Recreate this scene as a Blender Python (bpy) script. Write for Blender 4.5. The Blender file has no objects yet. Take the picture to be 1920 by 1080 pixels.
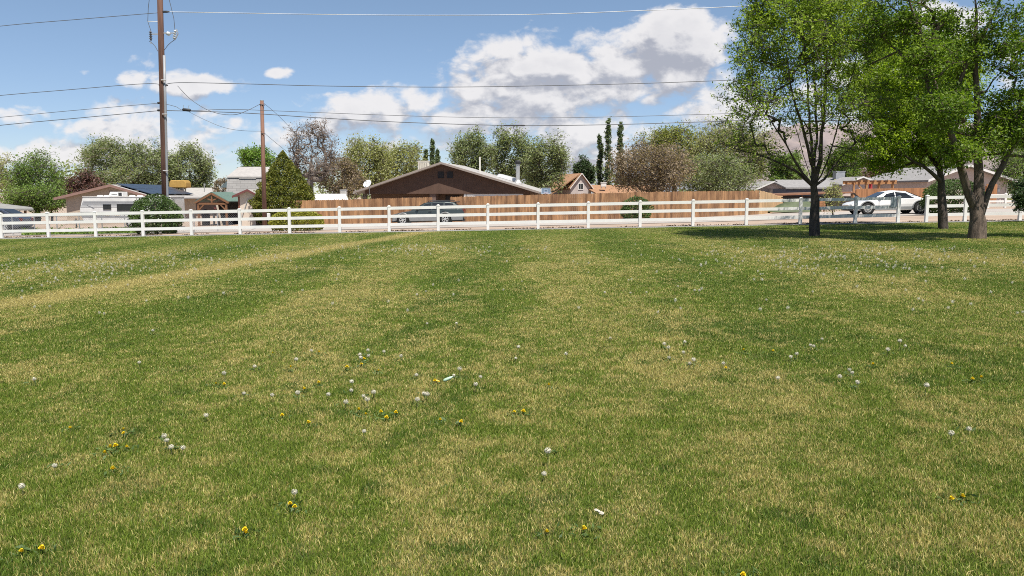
import bpy, bmesh, math, random
import numpy as np
from mathutils import Vector, Matrix

R = math.radians
random.seed(11)
rng = np.random.default_rng(11)
S = bpy.context.scene
C = S.collection

# ------------------------------------------------------------------ camera, sky, sun, exposure
F, HZ, EYE = 1478.0, 366.0, 1.65            # focal length in photo pixels, horizon row, eye height
PITCH = math.atan((540 - HZ) / F)
cam_d = bpy.data.cameras.new("camera")
cam = bpy.data.objects.new("camera", cam_d)
C.objects.link(cam)
cam_d.sensor_width = 36.0
cam_d.lens = 36.0 * F / 1920.0
cam_d.clip_start, cam_d.clip_end = 0.1, 30000.0
cam.location = (0, 0, EYE)
cam.rotation_euler = (math.pi / 2 - PITCH, 0, 0)
S.camera = cam

SUN_EL, SUN_AZ = R(67), R(157)              # behind the camera and a little to the right
SUN_STRENGTH, SKY_STRENGTH, EXPOSURE = 5.0, 0.078, 0.70
sun_dir = Vector((math.sin(SUN_AZ) * math.cos(SUN_EL), math.cos(SUN_AZ) * math.cos(SUN_EL), math.sin(SUN_EL)))
sun_d = bpy.data.lights.new("sun", "SUN")
sun_d.energy, sun_d.angle, sun_d.color = SUN_STRENGTH, R(0.53), (1.0, 0.955, 0.88)
sun_o = bpy.data.objects.new("sun", sun_d)
sun_o.rotation_euler = (-sun_dir).to_track_quat('-Z', 'Y').to_euler()
sun_o.location = (20, -40, 60)
C.objects.link(sun_o)

S.view_settings.view_transform = 'Standard'
S.view_settings.look = 'None'
S.view_settings.exposure = EXPOSURE
S.view_settings.gamma = 1.0
S.view_settings.use_curve_mapping = False
S.cycles.use_denoising = False
S.cycles.filter_width = 1.0
S.cycles.max_bounces = 8
S.cycles.transparent_max_bounces = 12


def P(px, py, Y):
    """World point on the ray of photo pixel (px, py) at depth Y metres."""
    u, v = (px - 960) / F, (540 - py) / F
    dy = math.cos(PITCH) + v * math.sin(PITCH)
    dz = -math.sin(PITCH) + v * math.cos(PITCH)
    t = Y / dy
    return Vector((u * t, Y, EYE + dz * t))


def sstep(a, b, x):
    t = np.clip((x - a) / (b - a), 0, 1)
    return t * t * (3 - 2 * t)


def gz(x, y):
    """Height of the ground: a lawn that climbs gently to the right, a road a little lower behind the fence."""
    z = 0.0205 * 60 * np.tanh(np.asarray(x, float) / 60) * (1 - sstep(70, 160, np.asarray(y, float)))
    x, y = np.asarray(x, float), np.asarray(y, float)
    return z - 0.2 * sstep(40.5, 50, y) * (1 - sstep(6, 20, x)) + 0.1 * sstep(12, 24, x) * sstep(40, 46, y)


def G(x, y):
    return float(gz(x, y))


def GP(px, py):
    lo, hi = 2.0, 160.0
    for _ in range(50):
        m = (lo + hi) / 2
        p = P(px, py, m)
        if p.z > G(p.x, p.y):
            lo = m
        else:
            hi = m
    p = P(px, py, lo)
    return Vector((p.x, p.y, G(p.x, p.y)))


class NT:
    """Small helper to wire node trees."""
    def __init__(self, tree):
        self.t = tree
        self.t.nodes.clear()

    def n(self, typ, ins=None, **kw):
        nd = self.t.nodes.new(typ)
        for k, v in kw.items():
            setattr(nd, k, v)
        for k, v in (ins or {}).items():
            self.put(nd.inputs[k], v)
        return nd

    def put(self, sock, v):
        if isinstance(v, bpy.types.NodeSocket):
            self.t.links.new(v, sock)
        elif isinstance(v, (tuple, list)) and len(v) == 3 and sock.type == 'RGBA':
            sock.default_value = (*v, 1)
        else:
            sock.default_value = v

    def math(self, op, a, b=0.0, c=0.0, clamp=False):
        nd = self.n('ShaderNodeMath', operation=op, use_clamp=clamp)
        for i, v in enumerate((a, b, c)):
            self.put(nd.inputs[i], v)
        return nd.outputs[0]

    def smooth(self, v, lo, hi):
        nd = self.n('ShaderNodeMapRange', interpolation_type='SMOOTHSTEP')
        self.put(nd.inputs['Value'], v)
        self.put(nd.inputs['From Min'], lo)
        self.put(nd.inputs['From Max'], hi)
        return nd.outputs['Result']

    def mix(self, f, a, b, blend='MIX'):
        nd = self.n('ShaderNodeMix', data_type='RGBA', blend_type=blend)
        self.put(nd.inputs[0], f)
        self.put(nd.inputs[6], a)
        self.put(nd.inputs[7], b)
        return nd.outputs[2]

    def noise(self, vec, scale, detail=4.0, rough=0.55, dist=0.0):
        nd = self.n('ShaderNodeTexNoise')
        if vec is not None:
            self.put(nd.inputs['Vector'], vec)
        nd.inputs['Scale'].default_value = scale
        nd.inputs['Detail'].default_value = detail
        nd.inputs['Roughness'].default_value = rough
        nd.inputs['Distortion'].default_value = dist
        return nd.outputs['Fac']


# ---- world: Nishita sky with fair-weather clouds laid out by direction
W = bpy.data.worlds.new("World")
S.world = W
W.use_nodes = True
T = NT(W.node_tree)
tc = T.n('ShaderNodeTexCoord').outputs['Generated']
sky = T.n('ShaderNodeTexSky', sky_type='NISHITA', sun_disc=False, sun_elevation=SUN_EL, sun_rotation=SUN_AZ,
          altitude=1400.0, air_density=1.0, dust_density=0.25, ozone_density=1.6)

# cloud banks: centre (px, py), half width, half height, weight, all as seen above the horizon
CLOUDS = [(1010, 170, 175, 110, 1.0), (1170, 150, 190, 85, 1.0), (1262, 85, 130, 75, 1.05), (1120, 235, 330, 62, 0.95), (1330, 200, 160, 75, .9),
          (720, 215, 130, 48, 0.9), (640, 235, 90, 40, .8), (830, 240, 160, 45, .85),
          (355, 158, 100, 22, 0.72), (330, 148, 40, 20, .6), (252, 152, 34, 18, 0.72), (525, 136, 26, 9, 0.60), (158, 136, 18, 6, 0.5), (265, 112, 36, 14, .35),
          (235, 205, 75, 24, 0.75), (225, 240, 120, 34, 0.8), (25, 216, 62, 24, 0.85), (110, 285, 80, 34, 0.62), (400, 245, 110, 34, 0.72),
          (520, 262, 150, 40, 0.8), (330, 285, 140, 34, .78), (60, 300, 160, 30, .6), (640, 275, 120, 30, 0.8), (1150, 285, 70, 28, 0.85), (1000, 300, 200, 26, .6),
          (1780, 40, 90, 40, 0.9), (1905, 110, 60, 60, 0.95), (1620, 170, 160, 70, 0.9), (1500, 260, 200, 45, .8)]


def cloud_group():
    g = bpy.data.node_groups.new("cloud_cover", 'ShaderNodeTree')
    g.interface.new_socket("Dir", in_out='INPUT', socket_type='NodeSocketVector')
    g.interface.new_socket("Cover", in_out='OUTPUT', socket_type='NodeSocketFloat')
    T = NT(g)
    gi = T.n('NodeGroupInput')
    go = T.n('NodeGroupOutput')
    sx = T.n('ShaderNodeSeparateXYZ', {0: gi.outputs[0]})
    y = T.math('MAXIMUM', sx.outputs[1], 0.08)
    a, e = T.math('DIVIDE', sx.outputs[0], y), T.math('DIVIDE', sx.outputs[2], y)
    flat = T.n('ShaderNodeCombineXYZ', {0: a, 1: T.math('MULTIPLY', e, 1.55), 2: 0.37}).outputs[0]
    n1 = T.noise(flat, 7.5, 7.0, 0.56, 0.25)
    n2 = T.noise(flat, 30.0, 5.0, 0.6, 0.4)
    m = None
    for (px, py, hw, hh, wgt) in CLOUDS:
        c = P(px, py, 1.0)
        da = T.math('MULTIPLY', T.math('SUBTRACT', a, c.x), F / hw)
        de = T.math('MULTIPLY', T.math('SUBTRACT', e, c.z - EYE), F / hh)
        r2 = T.math('ADD', T.math('MULTIPLY', da, da), T.math('MULTIPLY', de, de))
        v = T.math('MULTIPLY', T.math('SUBTRACT', 1.22, T.math('MULTIPLY', r2, 0.80)), wgt)
        m = v if m is None else T.math('SMOOTH_MAX', m, v, 0.18)
    m = T.math('MAXIMUM', m, -0.7)
    warp = T.n('ShaderNodeTexNoise', {'Vector': flat, 'Scale': 16.0, 'Detail': 4.0}).outputs['Color']
    wv = T.n('ShaderNodeVectorMath', {0: flat, 1: T.n('ShaderNodeVectorMath', {0: warp, 3: 0.055}, operation='SCALE').outputs[0]}, operation='ADD').outputs[0]
    s = T.math('ADD', m, T.math('MULTIPLY', T.math('SUBTRACT', n1, 0.5), 2.5))
    s = T.math('ADD', s, T.math('MULTIPLY', T.math('SUBTRACT', n2, 0.5), 1.5))
    for sc, amp in ((12.0, 0.95), (29.0, 0.50), (70.0, 0.26)):
        vo = T.n('ShaderNodeTexVoronoi', {'Vector': wv, 'Scale': sc, 'Smoothness': 0.35}, feature='SMOOTH_F1').outputs['Distance']
        s = T.math('ADD', s, T.math('MULTIPLY', T.math('SUBTRACT', 0.42, vo), amp))
    T.put(go.inputs[0], s)
    return g


cg = cloud_group()
c0 = T.n('ShaderNodeGroup', {0: tc}, node_tree=cg).outputs[0]
offv = T.n('ShaderNodeVectorMath', {0: tc, 1: (0.008, 0.0, 0.020)}, operation='ADD').outputs[0]
c1 = T.n('ShaderNodeGroup', {0: offv}, node_tree=cg).outputs[0]
cover = T.smooth(c0, 0.22, 0.86)
shade = T.smooth(T.math('SUBTRACT', c0, c1), -0.55, 0.42)
thick = T.smooth(c0, 0.9, 2.0)
lit = T.math('SUBTRACT', shade, T.math('MULTIPLY', thick, 0.24))
ccol = T.mix(lit, (0.30, 0.31, 0.355), (0.615, 0.60, 0.60))
elv = T.smooth(T.n('ShaderNodeSeparateXYZ', {0: tc}).outputs[2], -0.02, 0.30)
skyc = T.mix(1.0, sky.outputs[0], T.mix(elv, (0.76, 0.79, 0.93), (1.02, 1.0, 0.96)), 'MULTIPLY')
bg_sky = T.n('ShaderNodeBackground', {0: skyc, 1: SKY_STRENGTH})
bg_cl = T.n('ShaderNodeBackground', {0: ccol, 1: 0.9})
up = T.smooth(T.n('ShaderNodeSeparateXYZ', {0: tc}).outputs[2], -0.01, 0.02)
fwd = T.smooth(T.n('ShaderNodeSeparateXYZ', {0: tc}).outputs[1], 0.1, 0.3)
mx = T.n('ShaderNodeMixShader', {0: T.math('MULTIPLY', T.math('MULTIPLY', cover, up), T.math('MULTIPLY', fwd, 0.93)), 1: bg_sky.outputs[0], 2: bg_cl.outputs[0]})
T.n('ShaderNodeOutputWorld', {0: mx.outputs[0]})


# ------------------------------------------------------------------ materials
MATS = {}


def mat(name, col, rough=0.7, var=0.12, scale=3.0, metal=0.0, bump=0.0, bscale=None, island=0.0, stretch=None, col2=None, spec=0.4):
    """Surface with mottled base colour; island: colour spread between separate boards or panels."""
    if name in MATS:
        return MATS[name]
    m = bpy.data.materials.new(name)
    m.use_nodes = True
    T = NT(m.node_tree)
    geo = T.n('ShaderNodeNewGeometry')
    pos = geo.outputs['Position']
    if stretch:
        pos = T.n('ShaderNodeVectorMath', {0: pos, 1: stretch}, operation='MULTIPLY').outputs[0]
    nz = T.noise(pos, scale, 6.0, 0.6)
    c2 = col2 or tuple(c * (1 - 2.2 * var) for c in col)
    hi = tuple(min(1, c * (1 + 0.6 * var)) for c in col)
    base = T.mix(T.smooth(nz, 0.3, 0.7), c2 if col2 else tuple(c * (1 - 1.4 * var) for c in col), hi)
    if island:
        k = T.math('ADD', 1 - island, T.math('MULTIPLY', geo.outputs['Random Per Island'], 2 * island))
        base = T.n('ShaderNodeVectorMath', {0: base, 3: k}, operation='SCALE').outputs[0]
    ins = {'Base Color': base, 'Roughness': rough, 'Metallic': metal, 'Specular IOR Level': spec}
    if bump:
        b = T.n('ShaderNodeBump', {'Height': T.noise(pos, bscale or scale * 4, 5.0, 0.6), 'Strength': bump, 'Distance': 0.03})
        ins['Normal'] = b.outputs[0]
    bs = T.n('ShaderNodeBsdfPrincipled', ins)
    T.n('ShaderNodeOutputMaterial', {0: bs.outputs[0]})
    MATS[name] = m
    return m


def leaf_mat(name, c1, c2, trans=0.35, clump=0.5, c3=None):
    m = bpy.data.materials.new(name)
    m.use_nodes = True
    T = NT(m.node_tree)
    geo = T.n('ShaderNodeNewGeometry')
    rnd = geo.outputs['Random Per Island']
    nz = T.noise(geo.outputs['Position'], clump, 3.0, 0.6)
    f = T.math('ADD', T.math('MULTIPLY', rnd, 0.55), T.math('MULTIPLY', T.smooth(nz, 0.3, 0.7), 0.5), clamp=True)
    col = T.mix(f, c1, c2)
    if c3:
        col = T.mix(T.smooth(rnd, 0.86, 0.92), col, c3)
    d = T.n('ShaderNodeBsdfPrincipled', {'Base Color': col, 'Roughness': 0.55, 'Specular IOR Level': 0.25})
    tcol = T.n('ShaderNodeVectorMath', {0: col, 1: (1.25, 1.35, 0.6)}, operation='MULTIPLY').outputs[0]
    tr = T.n('ShaderNodeBsdfTranslucent', {0: tcol})
    mx = T.n('ShaderNodeMixShader', {0: trans, 1: d.outputs[0], 2: tr.outputs[0]})
    T.n('ShaderNodeOutputMaterial', {0: mx.outputs[0]})
    return m


# ------------------------------------------------------------------ object helpers
def tag(o, label=None, cat=None, group=None, kind=None):
    if label: o['label'] = label
    if cat: o['category'] = cat
    if group: o['group'] = group
    if kind: o['kind'] = kind
    return o


def thing(name, label, cat, loc, group=None):
    o = bpy.data.objects.new(name, None)
    o.empty_display_size = 0.3
    o.location = loc
    C.objects.link(o)
    return tag(o, label, cat, group)


def origin(o):
    v = Vector((0, 0, 0))
    while o is not None:
        v += o.location
        o = o.parent
    return v


def link(name, me, m, parent=None, loc=None, smooth=False):
    o = bpy.data.objects.new(name, me)
    if m is not None:
        me.materials.append(m)
    off = Vector(loc) if loc is not None else (origin(parent) if parent else Vector((0, 0, 0)))
    if off.length > 0:
        me.transform(Matrix.Translation(-off))
    if parent is not None:
        o.parent = parent
    elif loc is not None:
        o.location = loc
    if smooth:
        me.polygons.foreach_set('use_smooth', [True] * len(me.polygons))
    C.objects.link(o)
    return o


def np_mesh(name, V, Q):
    """Mesh from numpy vertices and equal-sided faces."""
    V, Q = np.asarray(V, np.float32), np.asarray(Q, np.int32)
    me = bpy.data.meshes.new(name)
    me.vertices.add(len(V))
    me.vertices.foreach_set('co', V.ravel())
    k = Q.shape[1]
    me.loops.add(Q.size)
    me.loops.foreach_set('vertex_index', Q.ravel())
    me.polygons.add(len(Q))
    me.polygons.foreach_set('loop_start', np.arange(0, Q.size, k, dtype=np.int32))
    me.update(calc_edges=True)
    return me


class MB:
    """Collects boxes, tubes and prisms, in the frame M, into one mesh."""
    def __init__(self, M=None):
        self.v, self.f, self.M = [], [], M or Matrix.Identity(4)

    def add(self, vs, fs):
        b = len(self.v)
        self.v += [self.M @ Vector(p) for p in vs]
        self.f += [tuple(i + b for i in f) for f in fs]
        return self

    def box(self, x0, x1, y0, y1, z0, z1):
        return self.add([(x0, y0, z0), (x1, y0, z0), (x1, y1, z0), (x0, y1, z0), (x0, y0, z1), (x1, y0, z1), (x1, y1, z1), (x0, y1, z1)],
                        [(0, 3, 2, 1), (4, 5, 6, 7), (0, 1, 5, 4), (1, 2, 6, 5), (2, 3, 7, 6), (3, 0, 4, 7)])

    def bar(self, a, b, w, h, upv=(0, 0, 1)):
        a, b = Vector(a), Vector(b)
        d = (b - a).normalized()
        s = d.cross(Vector(upv))
        s = s.normalized() if s.length > 1e-4 else Vector((1, 0, 0))
        u = s.cross(d)
        vs = [p + s * sx * w / 2 + u * sz * h / 2 for p in (a, b) for sx, sz in ((-1, -1), (1, -1), (1, 1), (-1, 1))]
        return self.add(vs, [(0, 3, 2, 1), (4, 5, 6, 7), (0, 1, 5, 4), (1, 2, 6, 5), (2, 3, 7, 6), (3, 0, 4, 7)])

    def tube(self, pts, rad, n=8, cap=True, wob=0.0):
        pts = [Vector(p) for p in pts]
        rad = rad if isinstance(rad, (list, tuple)) else [rad] * len(pts)
        vs, fs, u = [], [], None
        for i, p in enumerate(pts):
            d = (pts[min(i + 1, len(pts) - 1)] - pts[max(i - 1, 0)]).normalized()
            if u is None:
                u = d.orthogonal().normalized()
            u = (u - d * u.dot(d)).normalized()
            w = d.cross(u)
            for k in range(n):
                t = 2 * math.pi * k / n
                rr = rad[i] * (1 + wob * (random.random() - 0.5))
                vs.append(p + (u * math.cos(t) + w * math.sin(t)) * rr)
            if i:
                for k in range(n):
                    a, b = (i - 1) * n + k, (i - 1) * n + (k + 1) % n
                    fs.append((a, b, b + n, a + n))
        if cap:
            fs.append(tuple(reversed(range(n))))
            fs.append(tuple(range((len(pts) - 1) * n, len(pts) * n)))
        return self.add(vs, fs)

    def prism(self, poly, y0, y1):
        """Polygon in x, z (counter-clockwise seen from -y) pulled along y."""
        n = len(poly)
        vs = [(x, y0, z) for x, z in poly] + [(x, y1, z) for x, z in poly]
        fs = [tuple(range(n)), tuple(reversed(range(n, 2 * n)))]
        fs += [(i, i + n, (i + 1) % n + n, (i + 1) % n) for i in range(n)]
        return self.add(vs, fs)

    def lathe(self, c, prof, n=12, axis=None, cap=True):
        """Profile of (radius, height) about an axis at c."""
        c, ax = Vector(c), Vector(axis or (0, 0, 1)).normalized()
        u = ax.orthogonal().normalized()
        w = ax.cross(u)
        vs, fs = [], []
        for r, h in prof:
            for k in range(n):
                t = 2 * math.pi * k / n
                vs.append(c + ax * h + (u * math.cos(t) + w * math.sin(t)) * r)
        for i in range(len(prof) - 1):
            for k in range(n):
                a, b = i * n + k, i * n + (k + 1) % n
                fs.append((a, b, b + n, a + n))
        if cap:
            fs.append(tuple(reversed(range(n))))
            fs.append(tuple(range((len(prof) - 1) * n, len(prof) * n)))
        return self.add(vs, fs)

    def build(self, name, m, parent=None, loc=None, smooth=False, bevel=0.0):
        me = bpy.data.meshes.new(name)
        me.from_pydata([tuple(p) for p in self.v], [], self.f)
        o = link(name, me, m, parent, loc, smooth)
        if bevel:
            b = o.modifiers.new("bevel", 'BEVEL')
            b.width, b.segments, b.limit_method = bevel, 2, 'ANGLE'
        return o


def dup(o, loc=None, parent=None, label=None):
    c = o.copy()
    C.objects.link(c)
    if parent is not None: c.parent = parent
    if loc is not None: c.location = loc
    if label: c['label'] = label
    for ch in o.children:
        dup(ch, None, c)
    return c


# ------------------------------------------------------------------ the ground
FA, FB = Vector((-26.1, 40.2)), Vector((24.2, 37.6))       # line of the white fence


def fence_y(x):
    return FA.y + (FB.y - FA.y) * (x - FA.x) / (FB.x - FA.x)


def lawn_group():
    """Dryness of the lawn at a world position: straw patches, mown bands, a worn trail."""
    g = bpy.data.node_groups.new("lawn_dryness", 'ShaderNodeTree')
    g.interface.new_socket("Position", in_out='INPUT', socket_type='NodeSocketVector')
    g.interface.new_socket("Dry", in_out='OUTPUT', socket_type='NodeSocketFloat')
    g.interface.new_socket("Lush", in_out='OUTPUT', socket_type='NodeSocketFloat')
    T = NT(g)
    gi, go = T.n('NodeGroupInput'), T.n('NodeGroupOutput')
    pos = gi.outputs[0]
    s = T.n('ShaderNodeSeparateXYZ', {0: pos})
    x, y = s.outputs[0], s.outputs[1]
    big = T.noise(pos, 0.16, 3.0, 0.5, 0.6)
    st = T.n('ShaderNodeVectorMath', {0: pos, 1: (1.15, 0.60, 0.0)}, operation='MULTIPLY').outputs[0]
    mid = T.noise(st, 0.75, 5.0, 0.62, 0.9)
    fine = T.noise(pos, 3.6, 4.0, 0.65, 0.5)
    v = T.math('ADD', T.math('MULTIPLY', big, 0.7), T.math('MULTIPLY', mid, 1.15))
    v = T.math('ADD', v, T.math('MULTIPLY', fine, 1.30))
    dry = T.smooth(v, 1.37, 1.90)
    xc = T.math('ADD', -8.5, T.math('MULTIPLY', T.math('SUBTRACT', y, 13.0), 0.174))
    xc = T.math('ADD', xc, T.math('MULTIPLY', T.math('SUBTRACT', T.noise(pos, 0.25, 2.0), 0.5), 1.2))
    dx = T.math('ABSOLUTE', T.math('SUBTRACT', x, xc))
    trail = T.math('MULTIPLY', T.math('SUBTRACT', 1.0, T.smooth(dx, 0.22, 1.15)), T.smooth(mid, 0.05, 0.32))
    trail = T.math('MULTIPLY', trail, T.smooth(y, 9.0, 14.0))
    dry = T.math('MAXIMUM', dry, T.math('MULTIPLY', trail, 0.95))
    bx = T.math('ADD', x, T.math('MULTIPLY', T.math('SUBTRACT', T.noise(pos, 0.12, 2.0), 0.5), 2.2))
    band = T.math('SINE', T.math('ADD', T.math('MULTIPLY', bx, 1.42), -0.5))           # mower passes up and down the lawn
    bandk = T.math('MULTIPLY', band, T.smooth(y, 5.0, 12.0))
    dry = T.math('ADD', dry, T.math('MULTIPLY', bandk, 0.30), clamp=True)
    dry = T.math('MAXIMUM', dry, T.math('MULTIPLY', trail, 1.28))
    far = T.smooth(y, 24.0, 33.0)                           # watered ground by the fence stays greener
    dry = T.math('MULTIPLY', dry, T.math('SUBTRACT', 1.0, T.math('MULTIPLY', far, T.math('SUBTRACT', 0.45, T.math('MULTIPLY', trail, 0.45)))))
    lush = T.smooth(T.noise(st, 0.55, 4.0, 0.6, 0.7), 0.52, 0.66)
    lush = T.math('SUBTRACT', lush, T.math('MULTIPLY', bandk, 0.45), clamp=True)
    lush = T.math('MAXIMUM', lush, T.math('MULTIPLY', T.smooth(T.noise(pos, 1.9, 3.0, 0.6), 0.56, 0.66), 0.95))
    T.put(go.inputs[0], dry)
    T.put(go.inputs[1], lush)
    return g


LG = lawn_group()


def lawn_material():
    m = bpy.data.materials.new("lawn_soil_and_thatch")
    m.use_nodes = True
    T = NT(m.node_tree)
    pos = T.n('ShaderNodeNewGeometry').outputs['Position']
    gr = T.n('ShaderNodeGroup', {0: pos}, node_tree=LG)
    green = T.mix(T.noise(pos, 20.0, 5.0, 0.7), (0.055, 0.085, 0.012), (0.130, 0.170, 0.035))
    green = T.mix(T.math('MULTIPLY', gr.outputs[1], 0.55), green, (0.030, 0.065, 0.016))
    straw = T.mix(T.noise(pos, 26.0, 5.0, 0.7), (0.135, 0.120, 0.045), (0.30, 0.26, 0.12))
    col = T.mix(T.math('MULTIPLY', gr.outputs[0], 0.8), green, straw)
    b = T.n('ShaderNodeBump', {'Height': T.noise(pos, 30.0, 6.0, 0.75), 'Strength': 0.9, 'Distance': 0.06})
    bs = T.n('ShaderNodeBsdfPrincipled', {'Base Color': col, 'Roughness': 0.9, 'Specular IOR Level': 0.1, 'Normal': b.outputs[0]})
    T.n('ShaderNodeOutputMaterial', {0: bs.outputs[0]})
    return m


def blade_material():
    m = bpy.data.materials.new("grass_blades")
    m.use_nodes = True
    T = NT(m.node_tree)
    geo = T.n('ShaderNodeNewGeometry')
    pos, rnd = geo.outputs['Position'], geo.outputs['Random Per Island']
    gr = T.n('ShaderNodeGroup', {0: pos}, node_tree=LG)
    r2 = T.n('ShaderNodeTexWhiteNoise', {'W': T.math('MULTIPLY', rnd, 913.7)}, noise_dimensions='1D').outputs[0]
    green = T.mix(r2, (0.090, 0.148, 0.015), (0.265, 0.340, 0.048))
    green = T.mix(T.math('MULTIPLY', gr.outputs[1], 0.7), green, T.mix(r2, (0.040, 0.090, 0.010), (0.125, 0.205, 0.030)))
    straw = T.mix(r2, (0.38, 0.31, 0.08), (0.70, 0.60, 0.24))
    isdry = T.smooth(T.math('SUBTRACT', T.math('ADD', T.math('MULTIPLY', gr.outputs[0], 0.70), 0.12), rnd), -0.06, 0.06)
    col = T.mix(isdry, green, straw)
    d = T.n('ShaderNodeBsdfPrincipled', {'Base Color': col, 'Roughness': 0.5, 'Specular IOR Level': 0.3})
    tr = T.n('ShaderNodeBsdfTranslucent', {0: col})
    mx = T.n('ShaderNodeMixShader', {0: 0.4, 1: d.outputs[0], 2: tr.outputs[0]})
    T.n('ShaderNodeOutputMaterial', {0: mx.outputs[0]})
    return m


def gravel_material(name, c1, c2, c3, sc=1.0):
    m = bpy.data.materials.new(name)
    m.use_nodes = True
    T = NT(m.node_tree)
    pos = T.n('ShaderNodeNewGeometry').outputs['Position']
    st = T.n('ShaderNodeVectorMath', {0: pos, 1: (0.35, 1.0, 1.0)}, operation='MULTIPLY').outputs[0]
    col = T.mix(T.smooth(T.noise(st, 0.9 * sc, 6.0, 0.65), 0.35, 0.65), c1, c2)
    col = T.mix(T.smooth(T.noise(pos, 9.0 * sc, 5.0, 0.8), 0.60, 0.72), col, c3)
    b = T.n('ShaderNodeBump', {'Height': T.noise(pos, 22.0, 5.0, 0.7), 'Strength': 0.6, 'Distance': 0.04})
    bs = T.n('ShaderNodeBsdfPrincipled', {'Base Color': col, 'Roughness': 0.9, 'Specular IOR Level': 0.2, 'Normal': b.outputs[0]})
    T.n('ShaderNodeOutputMaterial', {0: bs.outputs[0]})
    return m


def sheet(name, xs, rows, m, dz=0.0, jitter=0.0):
    """Strip of ground: rows are functions giving the y of each line across xs."""
    V, Q = [], []
    for j, fy in enumerate(rows):
        for x in xs:
            y = fy(x)
            V.append((x, y, G(x, y) + dz))
    n = len(xs)
    for j in range(len(rows) - 1):
        for i in range(n - 1):
            a = j * n + i
            Q.append((a, a + 1, a + n + 1, a + n))
    me = np_mesh(name, V, Q)
    o = link(name, me, m, smooth=True)
    return tag(o, kind='structure')


def axis(a, b, fine):
    return list(np.unique(np.concatenate([np.linspace(a, b, fine)])))


big = [-9000, -4000, -1500, -600, -300, -170, -110] + list(np.linspace(-80, 80, 81)) + [110, 170, 300, 600, 1500, 4000, 9000]
ybig = [-400, -100, -40, -10] + list(np.linspace(-4, 80, 85)) + [90, 100, 115, 130, 145, 160, 200, 400, 900, 2500, 6000, 12000]
M_DIRT = gravel_material("pale_dirt_ground", (0.285, 0.215, 0.165), (0.36, 0.28, 0.22), (0.17, 0.125, 0.09))
sheet("ground", big, [(lambda x, v=v: v) for v in ybig], M_DIRT, -0.02)
xs_l = list(np.linspace(-70, 70, 141))
sheet("lawn", xs_l, [(lambda x, k=k: -30 + k * (fence_y(x) - 1.25 + 30 + 0.10 * math.sin(x * 1.7) + 0.07 * math.sin(x * 4.3)) / 50.0) for k in range(51)], lawn_material(), 0.0)
M_STRIP = gravel_material("grey_concrete_strip", (0.16, 0.157, 0.15), (0.23, 0.225, 0.215), (0.11, 0.10, 0.09), 2.0)
sheet("concrete_strip", xs_l, [(lambda x, d=d: fence_y(x) + d) for d in (-1.45, -0.9, -0.3, 0.16)], M_STRIP, -0.008)
M_ROAD = gravel_material("worn_road_surface", (0.30, 0.27, 0.245), (0.37, 0.335, 0.30), (0.24, 0.21, 0.185))
sheet("road", xs_l, [(lambda x, v=v: v) for v in (44.5, 46, 47.5, 49, 50, 51, 52, 53, 54.2)], M_ROAD, 0.0)
# twigs, clods and dead leaves blown against the fence
dV, dQ = [], []
for _ in range(3600):
    x = random.uniform(-34, 34)
    y = fence_y(x) + 0.22 + abs(random.gauss(0, 0.55))
    z, r = G(x, y), random.uniform(0.015, 0.055)
    if math.sin(x * 0.9) + math.sin(x * 2.3 + 1) + random.random() < 0.35:
        continue
    b = len(dV)
    a = random.uniform(0, 6.28)
    ca, sa = math.cos(a) * r, math.sin(a) * r * 0.6
    dV += [(x - ca, y - sa, z - 0.015), (x + sa, y - ca * .5, z + 0.01), (x + ca, y + sa, z - 0.01), (x - sa, y + ca * .5, z + r * random.uniform(0.3, 0.9))]
    dQ += [(b, b + 1, b + 2), (b, b + 2, b + 3), (b, b + 1, b + 3), (b + 1, b + 2, b + 3)]
tag(link("leaf_litter", np_mesh("leaf_litter", dV, dQ), mat("dry_litter", (0.10, 0.065, 0.04), 0.9, 0.3, island=0.6)),
    "brown twigs and dead leaves lying along the foot of the white rail fence", "litter", kind='stuff')

# ------------------------------------------------------------------ distant mountains
def ridge(name, pts, Y, depth, m, seed):
    r2 = random.Random(seed)
    pts = sorted(pts)
    pxs = np.arange(pts[0][0], pts[-1][0] + 1, 8.0)
    top = np.interp(pxs, [p[0] for p in pts], [p[1] for p in pts])
    rows = 14
    V, Q = [], []
    for j in range(rows):
        t = j / (rows - 1)
        for i, px in enumerate(pxs):
            p = P(px, top[i], Y)
            h = (p.z + 20) * (1 - (1 - t) ** 1.5 if t < 1 else 1)
            gully = math.sin(px * 0.11 + 3 * t) * math.sin(px * 0.043 + seed) * (1 - t) * t
            V.append((p.x, Y - depth * (1 - t) + gully * depth * 0.5, -20 + h * (1 + 0.02 * r2.uniform(-1, 1)) + gully * h * 0.15))
    n = len(pxs)
    for j in range(rows - 1):
        for i in range(n - 1):
            a = j * n + i
            Q.append((a, a + 1, a + n + 1, a + n))
    return tag(link(name, np_mesh(name, V, Q), m, smooth=True), kind='structure')


ridge("mountains", [(940, 330), (1030, 318), (1060, 306), (1085, 293), (1100, 296), (1130, 304), (1180, 312), (1250, 316), (1330, 318)], 9000, 1500,
      mat("haze_tinted_mountain", (0.20, 0.205, 0.225), 0.95, 0.15, 0.004), 3)  # distance haze is put into the pale grey-blue colour
ridge("cliffs", [(1280, 325), (1340, 285), (1400, 262), (1450, 240), (1500, 232), (1560, 236), (1620, 228), (1700, 240), (1800, 230), (1900, 236), (2100, 240)], 5200, 1300,
      mat("haze_paled_tan_cliff", (0.225, 0.18, 0.165), 0.95, 0.16, 0.006, col2=(0.17, 0.145, 0.145)), 5)  # tan rock, paled in its colour to stand for haze

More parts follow.
